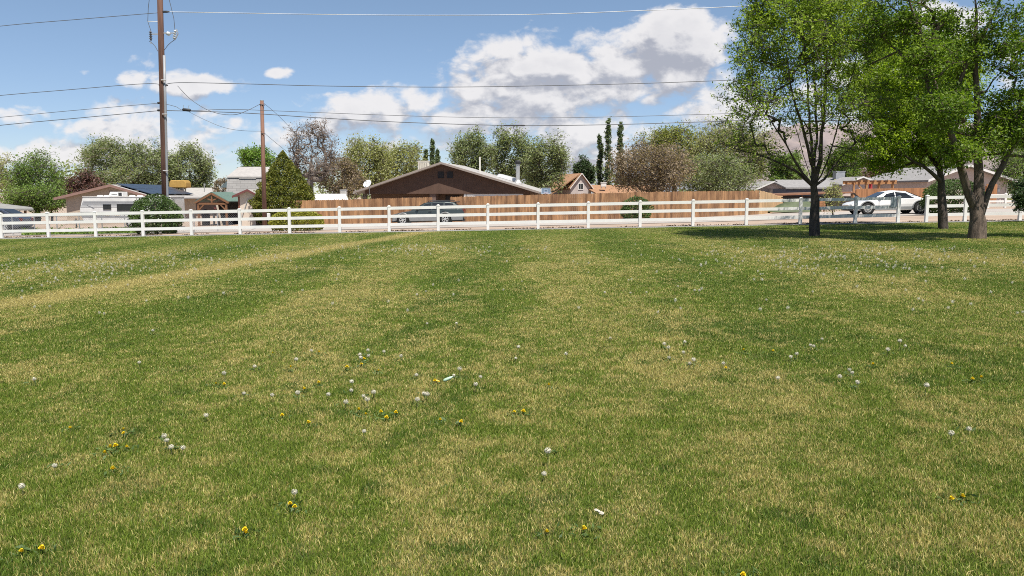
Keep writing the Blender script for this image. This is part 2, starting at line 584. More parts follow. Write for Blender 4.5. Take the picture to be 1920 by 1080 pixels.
# ------------------------------------------------------------------ trees
def frustums(A, B, ra, rb, n, rough=0.0):
    """Tapered tubes between the points A and B, vectorised."""
    A, B, ra, rb = (np.asarray(q, float) for q in (A, B, ra, rb))
    d = B - A
    L = np.linalg.norm(d, axis=1, keepdims=True) + 1e-9
    d = d / L
    ref = np.where(np.abs(d[:, 2:3]) > 0.8, np.array([[1.0, 0, 0]]), np.array([[0, 0, 1.0]]))
    u = np.cross(d, ref)
    u /= np.linalg.norm(u, axis=1, keepdims=True)
    w = np.cross(d, u)
    t = np.arange(n) * 2 * np.pi / n
    ring = u[:, None, :] * np.cos(t)[None, :, None] + w[:, None, :] * np.sin(t)[None, :, None]
    A2, B2 = A - d * ra[:, None] * 0.25, B + d * rb[:, None] * 0.25
    def lobes(z):                                        # bark ridges and buttresses
        z = z[:, None]
        return (1 + rough * (np.sin(3 * t + 1.3 * z) + .8 * np.sin(5 * t - 1.1 * z + 1) + .6 * np.sin(9 * t + 2.0 * z)))[:, :, None]
    V = np.concatenate([A2[:, None] + ring * ra[:, None, None] * lobes(A2[:, 2]), B2[:, None] + ring * rb[:, None, None] * lobes(B2[:, 2])], axis=1).reshape(-1, 3)
    k = np.arange(n)
    q = np.stack([k, (k + 1) % n, (k + 1) % n + n, k + n], axis=1)
    Q = (q[None] + (np.arange(len(A)) * 2 * n)[:, None, None]).reshape(-1, 4)
    return V, Q


def leaf_quads(c, size, r, up=0.55, slim=0.5, var=0.35):
    """Diamond leaves at the centres c, turned at random with a tendency to face up."""
    n = len(c)
    nn = r.normal(size=(n, 3)) + np.array([0, 0, up])
    nn /= np.linalg.norm(nn, axis=1, keepdims=True)
    a = np.cross(nn, r.normal(size=(n, 3)))
    a /= np.linalg.norm(a, axis=1, keepdims=True) + 1e-9
    b = np.cross(nn, a)
    s = size * (1 + var * r.uniform(-1, 1, (n, 1)))
    V = np.stack([c - a * s, c + b * s * slim + nn * s * .12, c + a * s, c - b * s * slim + nn * s * .12], axis=1).reshape(-1, 3)
    return V, np.arange(4 * n).reshape(n, 4)


def make_tree(name, label, group, base, trunk_r, lobes, wood, leaves, stems=None, fork=0.3, leaf=(0.1, 0.5, 0.5), seed=1, rc=0.4,
              twigs=4, rmin=0.008, shell=2.4, flare=1.5, cat="tree", p_exp=0.5, up_pull=0.35, seg=0.6, crown_name='crown', part_names=('trunk',), flat=0.8, dens=1.0, up=0.8):
    """Trunk with limbs grown to leaf clusters. lobes: (centre, radii, number of clusters, leaves per cluster)."""
    r = np.random.default_rng(seed)
    root = thing(name, label, cat, base, group)
    pos, par, stem_tubes = [], [], []
    if stems is None:
        top = np.mean([np.array(l[0]) for l in lobes], axis=0)
        h = (top[2] - base[2])
        mid = np.array([base[0] * .4 + top[0] * .6 + r.normal() * h * .02, base[1], base[2] + h * fork * 1.6])
        stems = [[Vector(base), Vector((base[0] + r.normal() * h * .01, base[1], base[2] + h * fork)), Vector(mid), Vector(top)]]
    first_fork = None
    for si, st in enumerate(stems):
        pts = [np.array(p) for p in st]
        fine = [pts[0]]
        for a, b in zip(pts[:-1], pts[1:]):
            k = max(1, int(np.linalg.norm(b - a) / 0.45))
            for i in range(1, k + 1):
                fine.append(a + (b - a) * i / k)
        sm = np.array(fine)
        for _ in range(2):
            sm[1:-1] = sm[1:-1] * 0.5 + (sm[:-2] + sm[2:]) * 0.25
        sm[1:-1] += r.normal(size=sm[1:-1].shape) * 0.02
        prev = -1
        if si > 0:
            d = np.linalg.norm(np.array(pos) - sm[0], axis=1)
            prev = int(d.argmin())
        for i, q in enumerate(sm):
            if si > 0 and i == 0:
                continue
            pos.append(q)
            par.append(prev)
            prev = len(pos) - 1
        if si == 0:
            first_fork = sm[min(len(sm) - 1, max(1, int(len(sm) * 0.3)))]
    n_stem = len(pos)
    zmin_attach = base[2] + (np.array(stems[0][1])[2] - base[2]) * 0.9
    cl, cnt = [], []
    for (c, rad, n, per) in lobes:
        d = r.normal(size=(n, 3))
        d /= np.linalg.norm(d, axis=1, keepdims=True)
        q = np.array(c) + d * (r.uniform(0, 1, (n, 1)) ** (1 / shell)) * np.array(rad)
        cl.append(q)
        cnt += [int(per * dens)] * n
    cl, cnt = np.concatenate(cl), np.array(cnt)
    order = np.argsort(np.linalg.norm(cl - np.array(stems[0][min(1, len(stems[0]) - 1)]), axis=1))
    cap = n_stem + len(cl) * 12
    PA = np.zeros((cap, 3))
    PA[:n_stem] = np.array(pos)
    m = n_stem
    tips = np.zeros(len(cl), int)
    for ci in order:
        c = cl[ci]
        d = c - PA[:m]
        L = np.linalg.norm(d, axis=1)
        cost = L + up_pull * np.maximum(0, PA[:m, 2] - c[2] + 0.2 * L) + np.where(PA[:m, 2] < zmin_attach, 6.0, 0.0)
        a = int(cost.argmin())
        k = int(min(10, max(1, round(L[a] / seg))))
        A = PA[a]
        bow = np.array([0, 0, 0.10 * L[a]]) + r.normal(size=3) * 0.05 * L[a]
        prev = a
        for i in range(1, k + 1):
            t = i / k
            q = A + (c - A) * t + bow * 4 * t * (1 - t) * 0.5
            PA[m] = q
            par.append(prev)
            prev = m
            m += 1
        tips[ci] = prev
    PA = PA[:m]
    par = np.array(par)
    w = np.zeros(m)
    np.add.at(w, tips, 1.0)
    for i in range(m - 1, -1, -1):
        if par[i] >= 0:
            w[par[i]] += w[i]
    W0 = max(w.max(), 1)
    rad = np.maximum(rmin, trunk_r * (w / W0) ** p_exp)
    dz = PA[:, 2] - base[2]
    stemmask = np.arange(m) < n_stem
    rad = np.where(stemmask & (dz < trunk_r * 4), rad * (1 + (flare - 1) * np.clip(1 - dz / (trunk_r * 4), 0, 1) ** 2), rad)
    chain = (par == np.arange(m) - 1)
    for _ in range(5):                                    # stems taper smoothly through their forks
        for i in range(1, n_stem - 1):
            if chain[i] and chain[i + 1]:
                rad[i] = rad[i] * .5 + (rad[i - 1] + rad[i + 1]) * .25
    e = np.where(par >= 0)[0]
    A, B = PA[par[e]], PA[e]
    rb = rad[e]
    ra = np.where(chain[e] & (e < n_stem), rad[par[e]], np.minimum(rad[par[e]], rb * 1.35 + 0.004))
    thick = rb > 0.035
    Vs, Qs, off = [], [], 0
    for msk, n in ((rb > 0.09, 26), (thick & (rb <= 0.09), 10), (~thick, 4)):
        if msk.any():
            V, Q = frustums(A[msk], B[msk], ra[msk], rb[msk], n, .055 if n > 20 else 0.0)
            Vs.append(V); Qs.append(Q + off); off += len(V)
    # twigs
    nt = twigs
    d = r.normal(size=(len(cl), nt, 3)) + np.array([0, 0, 0.25])
    d /= np.linalg.norm(d, axis=2, keepdims=True)
    ln = rc * r.uniform(0.5, 1.15, (len(cl), nt, 1))
    tw = cl[:, None, :] + d * ln * np.array([1, 1, flat])
    base_t = np.repeat(cl[:, None, :], nt, axis=1)
    V, Q = frustums(base_t.reshape(-1, 3), tw.reshape(-1, 3), np.full(len(cl) * nt, rmin * .8), np.full(len(cl) * nt, rmin * .4), 3)
    Q4 = np.array(Q)
    Vs.append(V); Qs.append(Q4 + off)
    V, Q = np.concatenate(Vs), np.concatenate(Qs)
    link(part_names[0], np_mesh(part_names[0], V, Q), wood, root, smooth=True)
    # leaves along the twigs
    idx = np.repeat(np.arange(len(cl)), cnt)
    if len(idx):
        k = r.integers(0, nt, len(idx))
        t = r.uniform(0.15, 1.1, (len(idx), 1))
        c = base_t[idx, k] + (tw[idx, k] - base_t[idx, k]) * t + r.normal(size=(len(idx), 3)) * rc * leaf[2] * 0.5
        V, Q = leaf_quads(c, leaf[0], r, up=up, slim=leaf[1])
        link(crown_name, np_mesh(crown_name, V, Q), leaves, root)
    return root


def lobe(px, py, Y, hw, hh, n, per, depth=1.2):
    """Leafy lobe seen at (px, py), half width hw and half height hh in photo pixels, at depth Y."""
    k = Y / F
    return (P(px, py, Y), (hw * k, hw * k * depth, hh * k), n, per)


def clump(px, py, Y, hw, hh, n, per):
    return lobe(px, py, Y, hw * .82, hh * .82, int(n * .85), per)


BARK_DARK = mat("dark_grey_bark", (0.075, 0.058, 0.047), 0.9, 0.3, 9.0, bump=0.8, bscale=24.0, stretch=(1, 1, 0.35))
BARK_BIG = mat("fissured_grey_brown_bark", (0.125, 0.092, 0.068), 0.9, 0.35, 10.0, bump=1.0, bscale=26.0, stretch=(1, 1, 0.3))
BARK_PALE = mat("pale_bare_bark", (0.34, 0.29, 0.23), 0.9, 0.2, 6.0)
BARK_FAR = mat("brown_grey_bark", (0.10, 0.08, 0.065), 0.9, 0.25, 6.0)
L_ASH = leaf_mat("ash_leaves", (0.065, 0.130, 0.014), (0.350, 0.440, 0.060), 0.46, 1.0)
L_MAPLE = leaf_mat("bright_leaves", (0.060, 0.130, 0.010), (0.350, 0.450, 0.034), 0.46, 1.0)

L_ELM = leaf_mat("shaded_elm_leaves", (0.034, 0.085, 0.012), (0.240, 0.335, 0.036), 0.44, 1.0)  # the crown's shade is put into this darker green

# the three shade trees on the lawn
b = GP(1527, 442)
Y = b.y
make_tree("shade_tree", "slender lawn tree, dark single trunk fanning into many upright stems", "shade trees on the lawn",
          b, 0.150,
          [lobe(1510, 30, Y, 100, 120, 150, 62), lobe(1505, -75, Y, 95, 65, 110, 60), lobe(1500, -120, Y + 1.2, 110, 60, 90, 60), lobe(1505, 20, Y - 1.8, 75, 60, 70, 55), lobe(1560, 200, Y - 2.6, 75, 36, 30, 22), lobe(1430, 195, Y - 2.4, 55, 40, 24, 18), lobe(1500, 90, Y - 2.4, 110, 55, 46, 30), lobe(1640, 195, Y - 2.2, 45, 40, 24, 28), lobe(1560, 10, Y + 2.2, 80, 90, 80, 55), lobe(1422, 75, Y, 48, 75, 62, 50), lobe(1428, 25, Y, 16, 40, 20, 48),  # top lobes out of view and front lobes added for the ground shadow
           lobe(1590, 70, Y, 75, 110, 90, 56), lobe(1410, 165, Y, 58, 55, 48, 30), lobe(1395, 240, Y, 55, 50, 44, 13), lobe(1500, 180, Y, 120, 75, 90, 26),
           lobe(1605, 200, Y, 50, 70, 36, 26), lobe(1440, 285, Y, 95, 40, 40, 11), lobe(1580, 285, Y, 60, 35, 22, 16)],
          BARK_DARK, L_ASH, seed=21, dens=1.25, twigs=7, flat=.6, leaf=(0.052, 0.45, 0.5), rc=0.44, rmin=0.007, flare=1.25, p_exp=0.60,
          stems=[[b, P(1527, 400, Y), P(1526, 352, Y), P(1524, 290, Y), P(1515, 190, Y), P(1507, 80, Y), P(1503, -40, Y)],
                 [P(1526, 356, Y), P(1500, 322, Y - .2), P(1472, 268, Y - .5), P(1440, 215, Y - .8), P(1408, 170, Y - 1)],
                 [P(1526, 350, Y), P(1512, 310, Y + .2), P(1492, 240, Y + .4), P(1462, 150, Y + .6), P(1430, 40, Y + .8)],
                 [P(1526, 354, Y), P(1538, 300, Y), P(1547, 200, Y + .2), P(1551, 80, Y + .3), P(1556, -40, Y + .5)],
                 [P(1527, 356, Y), P(1552, 300, Y - .4), P(1576, 220, Y - .8), P(1600, 130, Y - 1.2), P(1616, 40, Y - 1.4)],
                 [P(1528, 360, Y), P(1562, 312, Y + .4), P(1600, 270, Y + .8), P(1640, 238, Y + 1.0)],
                 [P(1520, 340, Y), P(1465, 302, Y), P(1400, 285, Y - .3), P(1352, 272, Y - .5)],
                 [P(1525, 335, Y), P(1533, 260, Y + .8), P(1528, 150, Y + 1.6), P(1522, 20, Y + 2.0)],
                 [P(1525, 330, Y), P(1510, 250, Y - .8), P(1480, 160, Y - 1.5), P(1470, 60, Y - 1.8)]])
b = GP(1768, 429)
Y = b.y
make_tree("shade_tree", "smaller leafy lawn tree behind the wide forked trunk, crown hanging over the white car", "shade trees on the lawn",
          b, 0.135,
          [lobe(1680, 240, Y, 78, 62, 120, 62), lobe(1735, 190, Y, 75, 70, 110, 60), lobe(1645, 290, Y, 50, 38, 48, 52), lobe(1760, 270, Y, 60, 50, 70, 56),
           lobe(1640, 95, 35.2, 85, 60, 110, 55), lobe(1735, 90, 35.4, 85, 60, 110, 55), lobe(1665, 160, Y + 2.6, 80, 45, 90, 52), lobe(1740, 150, Y + 2.8, 80, 50, 90, 52), lobe(1650, 165, Y, 55, 50, 56, 46), lobe(1700, 110, Y, 60, 50, 46, 40), lobe(1800, 150, Y, 50, 60, 40, 44)],  # rear lobes added behind the crown to shade the white fence
          BARK_DARK, L_MAPLE, seed=22, dens=1.8, twigs=7, flat=.5, leaf=(0.055, 0.45, 0.5), rc=0.42, rmin=0.007, flare=1.4,
          stems=[[b, P(1768, 390, Y), P(1765, 340, Y), P(1760, 290, Y), P(1752, 220, Y), P(1740, 150, Y)],
                 [P(1766, 345, Y), P(1745, 322, Y - .3), P(1715, 305, Y - .6), P(1680, 280, Y - 1)],
                 [P(1766, 340, Y), P(1782, 310, Y + .3), P(1795, 270, Y + .5), P(1810, 210, Y + .6)],
                 [P(1764, 325, Y), P(1740, 280, Y + .5), P(1700, 220, Y + .8), P(1660, 170, Y + 1)]])
b = GP(1831, 447)
Y = b.y
make_tree("shade_tree", "largest lawn tree, wide flaring trunk that forks low into three heavy limbs", "shade trees on the lawn",
          b, 0.20,
          [clump(1765, 210, Y - 1.3, 55, 50, 55, 50), clump(1800, 285, Y - 1.0, 45, 28, 26, 42), clump(1740, 110, Y - 1.2, 50, 55, 42, 46), clump(1828, 75, Y, 95, 95, 95, 52), clump(1700, 40, Y, 75, 85, 80, 44), clump(1895, 225, Y, 62, 75, 95, 54), clump(1770, 205, Y, 70, 60, 66, 48),
           clump(1840, -95, Y, 150, 85, 120, 44), clump(1940, 90, Y, 80, 120, 95, 46), clump(1660, -70, Y, 80, 70, 45, 44), clump(1850, 270, Y, 55, 40, 34, 44),
           clump(1985, 240, Y, 70, 90, 60, 48), clump(1640, 70, Y, 40, 60, 26, 36)],
          BARK_BIG, L_ELM, seed=23, dens=1.6, twigs=7, flat=.5, leaf=(0.052, 0.45, 0.5), rc=0.40, rmin=0.008, flare=1.4, p_exp=0.55,
          stems=[[b, P(1832, 420, Y), P(1833, 385, Y), P(1835, 330, Y), P(1835, 250, Y), P(1832, 170, Y), P(1828, 80, Y), P(1832, -40, Y)],
                 [P(1829, 402, Y), P(1812, 370, Y - .1), P(1803, 325, Y - .2), P(1790, 275, Y - .3), P(1775, 225, Y - .4), P(1755, 170, Y - .5), P(1734, 92, Y - .6), P(1704, 0, Y - .8), P(1680, -80, Y - 1)],
                 [P(1836, 405, Y), P(1850, 370, Y + .1), P(1874, 318, Y + .2), P(1905, 262, Y + .3), P(1938, 200, Y + .4), P(1965, 110, Y + .5)],
                 [P(1850, 340, Y + .1), P(1868, 312, Y - .3), P(1900, 270, Y - .9), P(1925, 250, Y - 1.3)],
                 [P(1830, 100, Y), P(1860, 40, Y + .3), P(1885, -30, Y + .6)],
                 [P(1834, 190, Y), P(1862, 150, Y + .6), P(1890, 120, Y + 1.2)]])

# ---- background trees: each a thing of its own
L_GREY = leaf_mat("grey_green_leaves", (0.140, 0.172, 0.078), (0.320, 0.355, 0.185), 0.42, 0.35)
L_OLIVE = leaf_mat("pale_olive_leaves", (0.215, 0.228, 0.088), (0.395, 0.400, 0.180), 0.42, 0.35)
L_MIDG = leaf_mat("mid_green_leaves", (0.080, 0.145, 0.028), (0.220, 0.300, 0.075), 0.34, 0.4)
L_BRIGHT = leaf_mat("fresh_green_leaves", (0.090, 0.180, 0.020), (0.220, 0.330, 0.060), 0.35, 0.5)
L_DARK = leaf_mat("dark_green_leaves", (0.022, 0.045, 0.015), (0.070, 0.110, 0.040), 0.2, 0.5)
L_BROWN = leaf_mat("brown_seed_pods", (0.130, 0.085, 0.058), (0.280, 0.200, 0.145), 0.2, 0.5)
L_PLUM = leaf_mat("purple_brown_leaves", (0.085, 0.040, 0.035), (0.190, 0.100, 0.080), 0.25, 0.5)
L_RUST = leaf_mat("rusty_orange_leaves", (0.20, 0.085, 0.035), (0.36, 0.18, 0.085), 0.25, 0.5)
L_TAN = leaf_mat("tan_brown_leaves", (0.190, 0.138, 0.092), (0.330, 0.255, 0.178), 0.35, 0.5)
L_YEL = leaf_mat("yellow_green_leaves", (0.160, 0.185, 0.035), (0.300, 0.310, 0.085), 0.3, 0.4)


def bg_tree(name, label, x0, x1, yt, yb, Y, leaves, seed, wood=None, n=130, per=26, size=None, lobes_n=6, trunk_px=None, trunk_r=None, rc=None, twigs=4,
            group="trees behind the houses", slim=0.45, cat="tree", fork=0.3, rmin=None, taper=0.0, shell=2.2, dens=1.35):
    r = random.Random(seed)
    k = Y / F
    x0, x1 = x0 - .07 * (x1 - x0), x1 + .07 * (x1 - x0)
    cx, hw, cy, hh = (x0 + x1) / 2, (x1 - x0) / 2, (yt + yb) / 2, (yb - yt) / 2
    L = []
    share = n // lobes_n
    lobes_n = int(lobes_n * 1.5)
    share = n // lobes_n
    for i in range(lobes_n):
        a = 2 * math.pi * (i + r.random() * .8) / lobes_n
        q = r.uniform(0.45, 0.72)
        fx, fy = math.cos(a) * q, math.sin(a) * q * .95
        s = r.uniform(0.26, 0.50)
        L.append((P(cx + fx * hw * (1 - taper * max(0, fy)), cy - fy * hh, Y + r.uniform(-.5, .5) * hw * k),
                  (hw * k * s * (1 - taper * max(0, fy)), hw * k * s * .9, hh * k * r.uniform(0.26, 0.46)), share, per))
    L.append((P(cx, cy, Y), (hw * k * .78, hw * k * .7, hh * k * .8), share * 4, per))
    px = trunk_px or cx
    bx = P(px, 380, Y).x
    base = Vector((bx, Y, G(bx, Y)))
    tr = trunk_r or max(0.08, (yb - yt) * k * 0.035)
    return make_tree(name, label, group, base, tr, L, wood or BARK_FAR, leaves, fork=fork, seed=seed, leaf=(size or 0.00135 * Y, slim, 0.8), dens=dens,
                     p_exp=.58, rc=rc or max(0.35, hw * k * 0.22), rmin=rmin or 0.00024 * Y, twigs=twigs + 2, cat=cat, shell=shell, seg=1.0)


bg_tree("olive_tree", "pale olive loose tree at the left edge of the yard, beside the mid green tree", -55, 30, 268, 395, 82, L_OLIVE, 31, wood=BARK_PALE, n=110, per=22)
bg_tree("locust_tree", "mid green spreading tree with layered tufts behind the grey carport roof", 12, 124, 285, 392, 76, L_MIDG, 32, n=200, per=26, lobes_n=8)
bg_tree("privet_shrub", "low mid green shrub growing around the trunk of the mid green spreading tree", 14, 116, 346, 402, 73, L_MIDG, 67, n=150, per=26, cat="shrub")
bg_tree("plum_tree", "dark purple brown bushy plum tree left of the solar panel house", 112, 196, 325, 392, 80, L_PLUM, 33, n=170, per=26, lobes_n=7)
bg_tree("dry_shrub", "rusty orange dried shrub between the green tree and the plum tree", 80, 110, 353, 396, 78, L_RUST, 34, n=80, per=20, cat="shrub")
bg_tree("cottonwood_tree", "tall grey green tree with pale bare limbs, behind the plum tree", 146, 240, 252, 372, 97, L_GREY, 35, wood=BARK_PALE, n=230, per=28, lobes_n=9)
bg_tree("cottonwood_tree", "rounded grey green tree just left of the tall utility pole", 214, 330, 262, 374, 99, L_GREY, 36, n=230, per=30, lobes_n=9)
bg_tree("cottonwood_tree", "grey green tree right of the tall utility pole, above the yellow cooler", 306, 404, 268, 378, 100, L_GREY, 37, n=230, per=30, lobes_n=9)
bg_tree("maple_tree", "fresh bright green tree rising behind the grey barn roofed shed", 446, 512, 270, 345, 86, L_BRIGHT, 38, n=150, per=30)
bg_tree("bare_shrub", "thin grey bare shrubs in the gap left of the barn roofed shed", 396, 442, 332, 375, 92, L_TAN, 39, n=60, per=10, cat="shrub")
bg_tree("seed_pod_tree", "tall nearly bare tree hung with brown seed pods, right of the cone shaped evergreen", 536, 634, 217, 352, 74, L_BROWN, 40, wood=mat("grey_bare_bark", (0.20, 0.165, 0.14), .9, .2), n=330, per=7, size=0.075, dens=1.0,
        trunk_px=583, trunk_r=0.36, twigs=6, fork=0.42, lobes_n=9, rmin=0.011, slim=0.6, shell=2.0)
bg_tree("bare_shrub", "tangled tan and olive shrubs under the tall seed pod tree", 598, 684, 292, 380, 78, L_TAN, 41, n=200, per=16, lobes_n=8, cat="shrub")
bg_tree("willow_tree", "olive green round tree left of the brown gabled house", 634, 736, 250, 376, 88, L_OLIVE, 42, n=240, per=28, lobes_n=9)
bg_tree("willow_tree", "paler olive tree just behind the left slope of the brown gabled house", 700, 806, 268, 376, 92, L_OLIVE, 43, n=240, per=28, lobes_n=9)
bg_tree("elm_tree", "grey green tree with a leaning dark limb above the right slope of the brown house", 842, 926, 238, 350, 80, L_GREY, 44, n=230, per=26, lobes_n=9)
bg_tree("elm_tree", "tallest grey green tree behind the black stove pipe of the brown house", 918, 1004, 238, 360, 82, L_GREY, 45, n=250, per=26, lobes_n=9)
bg_tree("elm_tree", "grey green drooping tree left of the tan roofed house", 978, 1068, 252, 372, 78, L_GREY, 46, n=250, per=26, lobes_n=9)
bg_tree("juniper_tree", "dark green juniper behind the pointed gable of the tan roofed house", 1074, 1116, 297, 352, 105, L_DARK, 47, n=140, per=28)
bg_tree("flowering_tree", "purple brown bushy tree with bare stems behind the cedar fence", 1142, 1300, 264, 372, 74, L_TAN, 48, n=420, per=22, lobes_n=12, rc=0.8)
bg_tree("willow_tree", "tall yellow green tree rising behind the purple brown bushy tree", 1208, 1318, 222, 350, 100, L_YEL, 49, n=260, per=26, lobes_n=9)
bg_tree("willow_tree", "wide pale olive tree whose crown meets the slender lawn tree", 1276, 1450, 226, 368, 96, L_OLIVE, 50, n=420, per=26, lobes_n=12)
bg_tree("elm_tree", "low grey green tree standing close behind the right end of the cedar fence", 1276, 1412, 292, 376, 78, L_GREY, 51, n=260, per=26, lobes_n=9)
bg_tree("fir_tree", "dark green tree above the small grey roof behind the slender lawn tree", 1440, 1506, 282, 356, 92, L_MIDG, 52, n=160, per=30)
bg_tree("elm_tree", "mid green tree behind the dark blue shed roof, seen between lawn tree stems", 1548, 1616, 270, 356, 95, L_MIDG, 53, n=170, per=28)
bg_tree("bare_shrub", "tan bare tree above the orange wood pergola", 1596, 1664, 286, 345, 98, L_TAN, 54, n=140, per=14, cat="tree")
bg_tree("plum_tree", "dark red leaved small tree behind the pale grey house roof", 1634, 1690, 310, 345, 96, L_PLUM, 55, n=110, per=26)
bg_tree("elm_tree", "mid green tree behind the ridge of the pale grey house", 1676, 1760, 290, 345, 100, L_MIDG, 56, n=150, per=28)
bg_tree("elm_tree", "leafy dark green tree at the right edge behind the grey house corner", 1862, 1990, 190, 395, 74, L_MIDG, 57, n=380, per=28, lobes_n=10)
bg_tree("young_tree", "small sparse tree with yellowish twigs beside the dark lean-to", 1546, 1580, 338, 404, 47, L_OLIVE, 58, n=60, per=9, size=0.06, rc=0.28, group="shrubs along the street", trunk_r=0.035)
bg_tree("lilac_bush", "leafy bush at the right edge beside the last white fence post", 1906, 1960, 330, 402, 36.2, L_DARK, 59, n=110, per=36, size=0.06, rc=0.22, group="shrubs along the street", cat="bush", trunk_r=0.06)


def poplar(label, px, hw, yt, yb, Y, seed):
    r = np.random.default_rng(seed)
    k = Y / F
    lobes = []
    for i in range(7):
        t = (i + .5) / 7
        lobes.append((P(px + r.normal() * hw * .12, yb + (yt - yb) * t, Y), (hw * k * (1.0 - .72 * t ** 1.6),) * 2 + ((yb - yt) * k * .10,), 26, 20))
    bx = P(px, 380, Y).x
    base = Vector((bx, Y, G(bx, Y)))
    make_tree("poplar_tree", label, "columnar poplars on the skyline", base, 0.16, lobes, BARK_FAR, L_DARKP, seed=seed, leaf=(0.13, .45, .5), rc=.24, rmin=.02, twigs=3, seg=1.0,
              stems=[[base, P(px, yb, Y), P(px, yt + 6, Y)]], flat=1.6)


L_DARKP = leaf_mat("poplar_leaves", (0.080, 0.120, 0.055), (0.190, 0.235, 0.120), 0.3, 0.6)
poplar("short columnar poplar, leftmost of the three behind the brown house ridge", 798, 5.5, 284, 335, 112, 61)
poplar("tallest columnar poplar of the three behind the brown house ridge", 811, 6, 263, 330, 112, 62)
poplar("short columnar poplar closest to the brown house apex", 820, 5, 283, 325, 113, 63)
poplar("columnar poplar left of the tallest pair near the tan roofed house", 1125, 7, 257, 350, 108, 64)
poplar("tallest dark columnar poplar beside the tan roofed house", 1141, 9, 226, 350, 106, 65)
poplar("narrow columnar poplar rising out of the purple brown bushy tree", 1164, 7, 231, 320, 107, 66)


# dense clipped or cone-shaped evergreens: leaf tufts over a body of foliage
def dense_shrub(name, label, cat, base, prof, leaves, seed, size, n, wood=BARK_FAR, group="shrubs along the street", core=None, lump=0.12, squash=1.0):
    """Body of revolution prof = (radius, height) covered and filled with leaves."""
    r = np.random.default_rng(seed)
    root = thing(name, label, cat, base, group)
    pr, ph = np.array([p[0] for p in prof]), np.array([p[1] for p in prof])
    h = r.uniform(ph[0], ph[-1], n * 3)
    keep = r.uniform(0, 1, n * 3) < np.interp(h, ph, pr) / pr.max() + 0.05
    h = h[keep][:n]
    a = r.uniform(0, 2 * np.pi, len(h))
    bumps = 1 + lump * (np.sin(a * 5 + h * 4.1 + seed) + np.sin(a * 9 - h * 6.3) + np.sin(a * 3 + h * 9.7)) * 0.6
    rr = np.interp(h, ph, pr) * bumps * (1 - 0.38 * r.uniform(0, 1, len(h)) ** 2.2)
    c = np.stack([base[0] + rr * np.cos(a), base[1] + rr * np.sin(a) * squash, base[2] + h + r.normal(size=len(h)) * .04], axis=1)
    V, Q = leaf_quads(c, size, r, up=0.3, slim=0.5)
    link("foliage", np_mesh("foliage", V, Q), leaves, root)
    mb = MB()
    mb.tube([base + Vector((0, 0, -.1)), base + Vector((0, 0, ph[-1] * .5)), base + Vector((0, 0, ph[-1] * .86))], [pr.max() * .06, pr.max() * .05, .02], 6)
    for i in range(14):
        t, aa = random.uniform(.15, .7), random.uniform(0, 6.28)
        q = float(np.interp(t * ph[-1], ph, pr)) * .75
        mb.tube([base + Vector((0, 0, t * ph[-1] * .7)), base + Vector((math.cos(aa) * q, math.sin(aa) * q * squash, t * ph[-1]))], [.04, .015], 5)
    mb.build("trunk", wood, root)
    return root


L_CONE = leaf_mat("golden_green_needles", (0.040, 0.068, 0.010), (0.215, 0.205, 0.032), 0.2, 1.6)
L_BUSH = leaf_mat("dark_bush_leaves", (0.030, 0.062, 0.016), (0.110, 0.165, 0.048), 0.22, 1.4)
L_GOLD = leaf_mat("gold_tipped_leaves", (0.165, 0.175, 0.022), (0.300, 0.285, 0.040), 0.2, 1.2)
b = P(534, 400, 58.0); b.z = G(b.x, b.y)
k = 58 / F
H = P(530, 283, 58).z - b.z
dense_shrub("cone_evergreen", "cone shaped golden green evergreen beside the shorter wooden pole", "evergreen tree", b,
            [(1.75, .2), (2.25, .8), (2.28, 1.5), (1.98, 2.4), (1.42, 3.4), (.80, 4.3), (.3, H - .35), (.03, H)], L_CONE, 71, 0.075, 26000, lump=0.08, group="trees behind the houses")
b = P(294, 432, 42.6); b.z = G(b.x, b.y)
dense_shrub("round_bush", "large rounded dark green bush in front of the white camper trailer", "bush", b,
            [(.9, .02), (1.2, .35), (1.28, .85), (1.18, 1.35), (.85, 1.8), (.4, 2.02), (.05, 2.1)], L_BUSH, 72, 0.055, 9500, lump=0.08)
b = P(557, 432, 44.0); b.z = G(b.x, b.y)
dense_shrub("clipped_bush", "low yellow green dome bush behind the white fence, left of the grey wagon", "bush", b,
            [(1.35, .05), (1.52, .4), (1.42, .7), (1.0, 1.0), (.5, 1.14), (.05, 1.18)], L_GOLD, 73, 0.05, 9000, lump=0.03, squash=.8)
b = P(1193, 415, 51.5); b.z = G(b.x, b.y)
dense_shrub("round_bush", "small green bush growing against the middle of the cedar fence", "bush", b,
            [(.7, .02), (.95, .4), (.95, .9), (.75, 1.3), (.4, 1.5), (.05, 1.58)], L_BUSH, 74, 0.06, 3800, lump=0.14)
b = P(1786, 402, 45.0); b.z = G(b.x, b.y)
dense_shrub("round_bush", "wide dark green shrub behind the white fence, right of the white car", "bush", b,
            [(1.2, .02), (1.5, .4), (1.6, .9), (1.45, 1.4), (1.0, 1.75), (.5, 1.9), (.05, 1.95)], L_BUSH, 75, 0.06, 9500, lump=0.08)

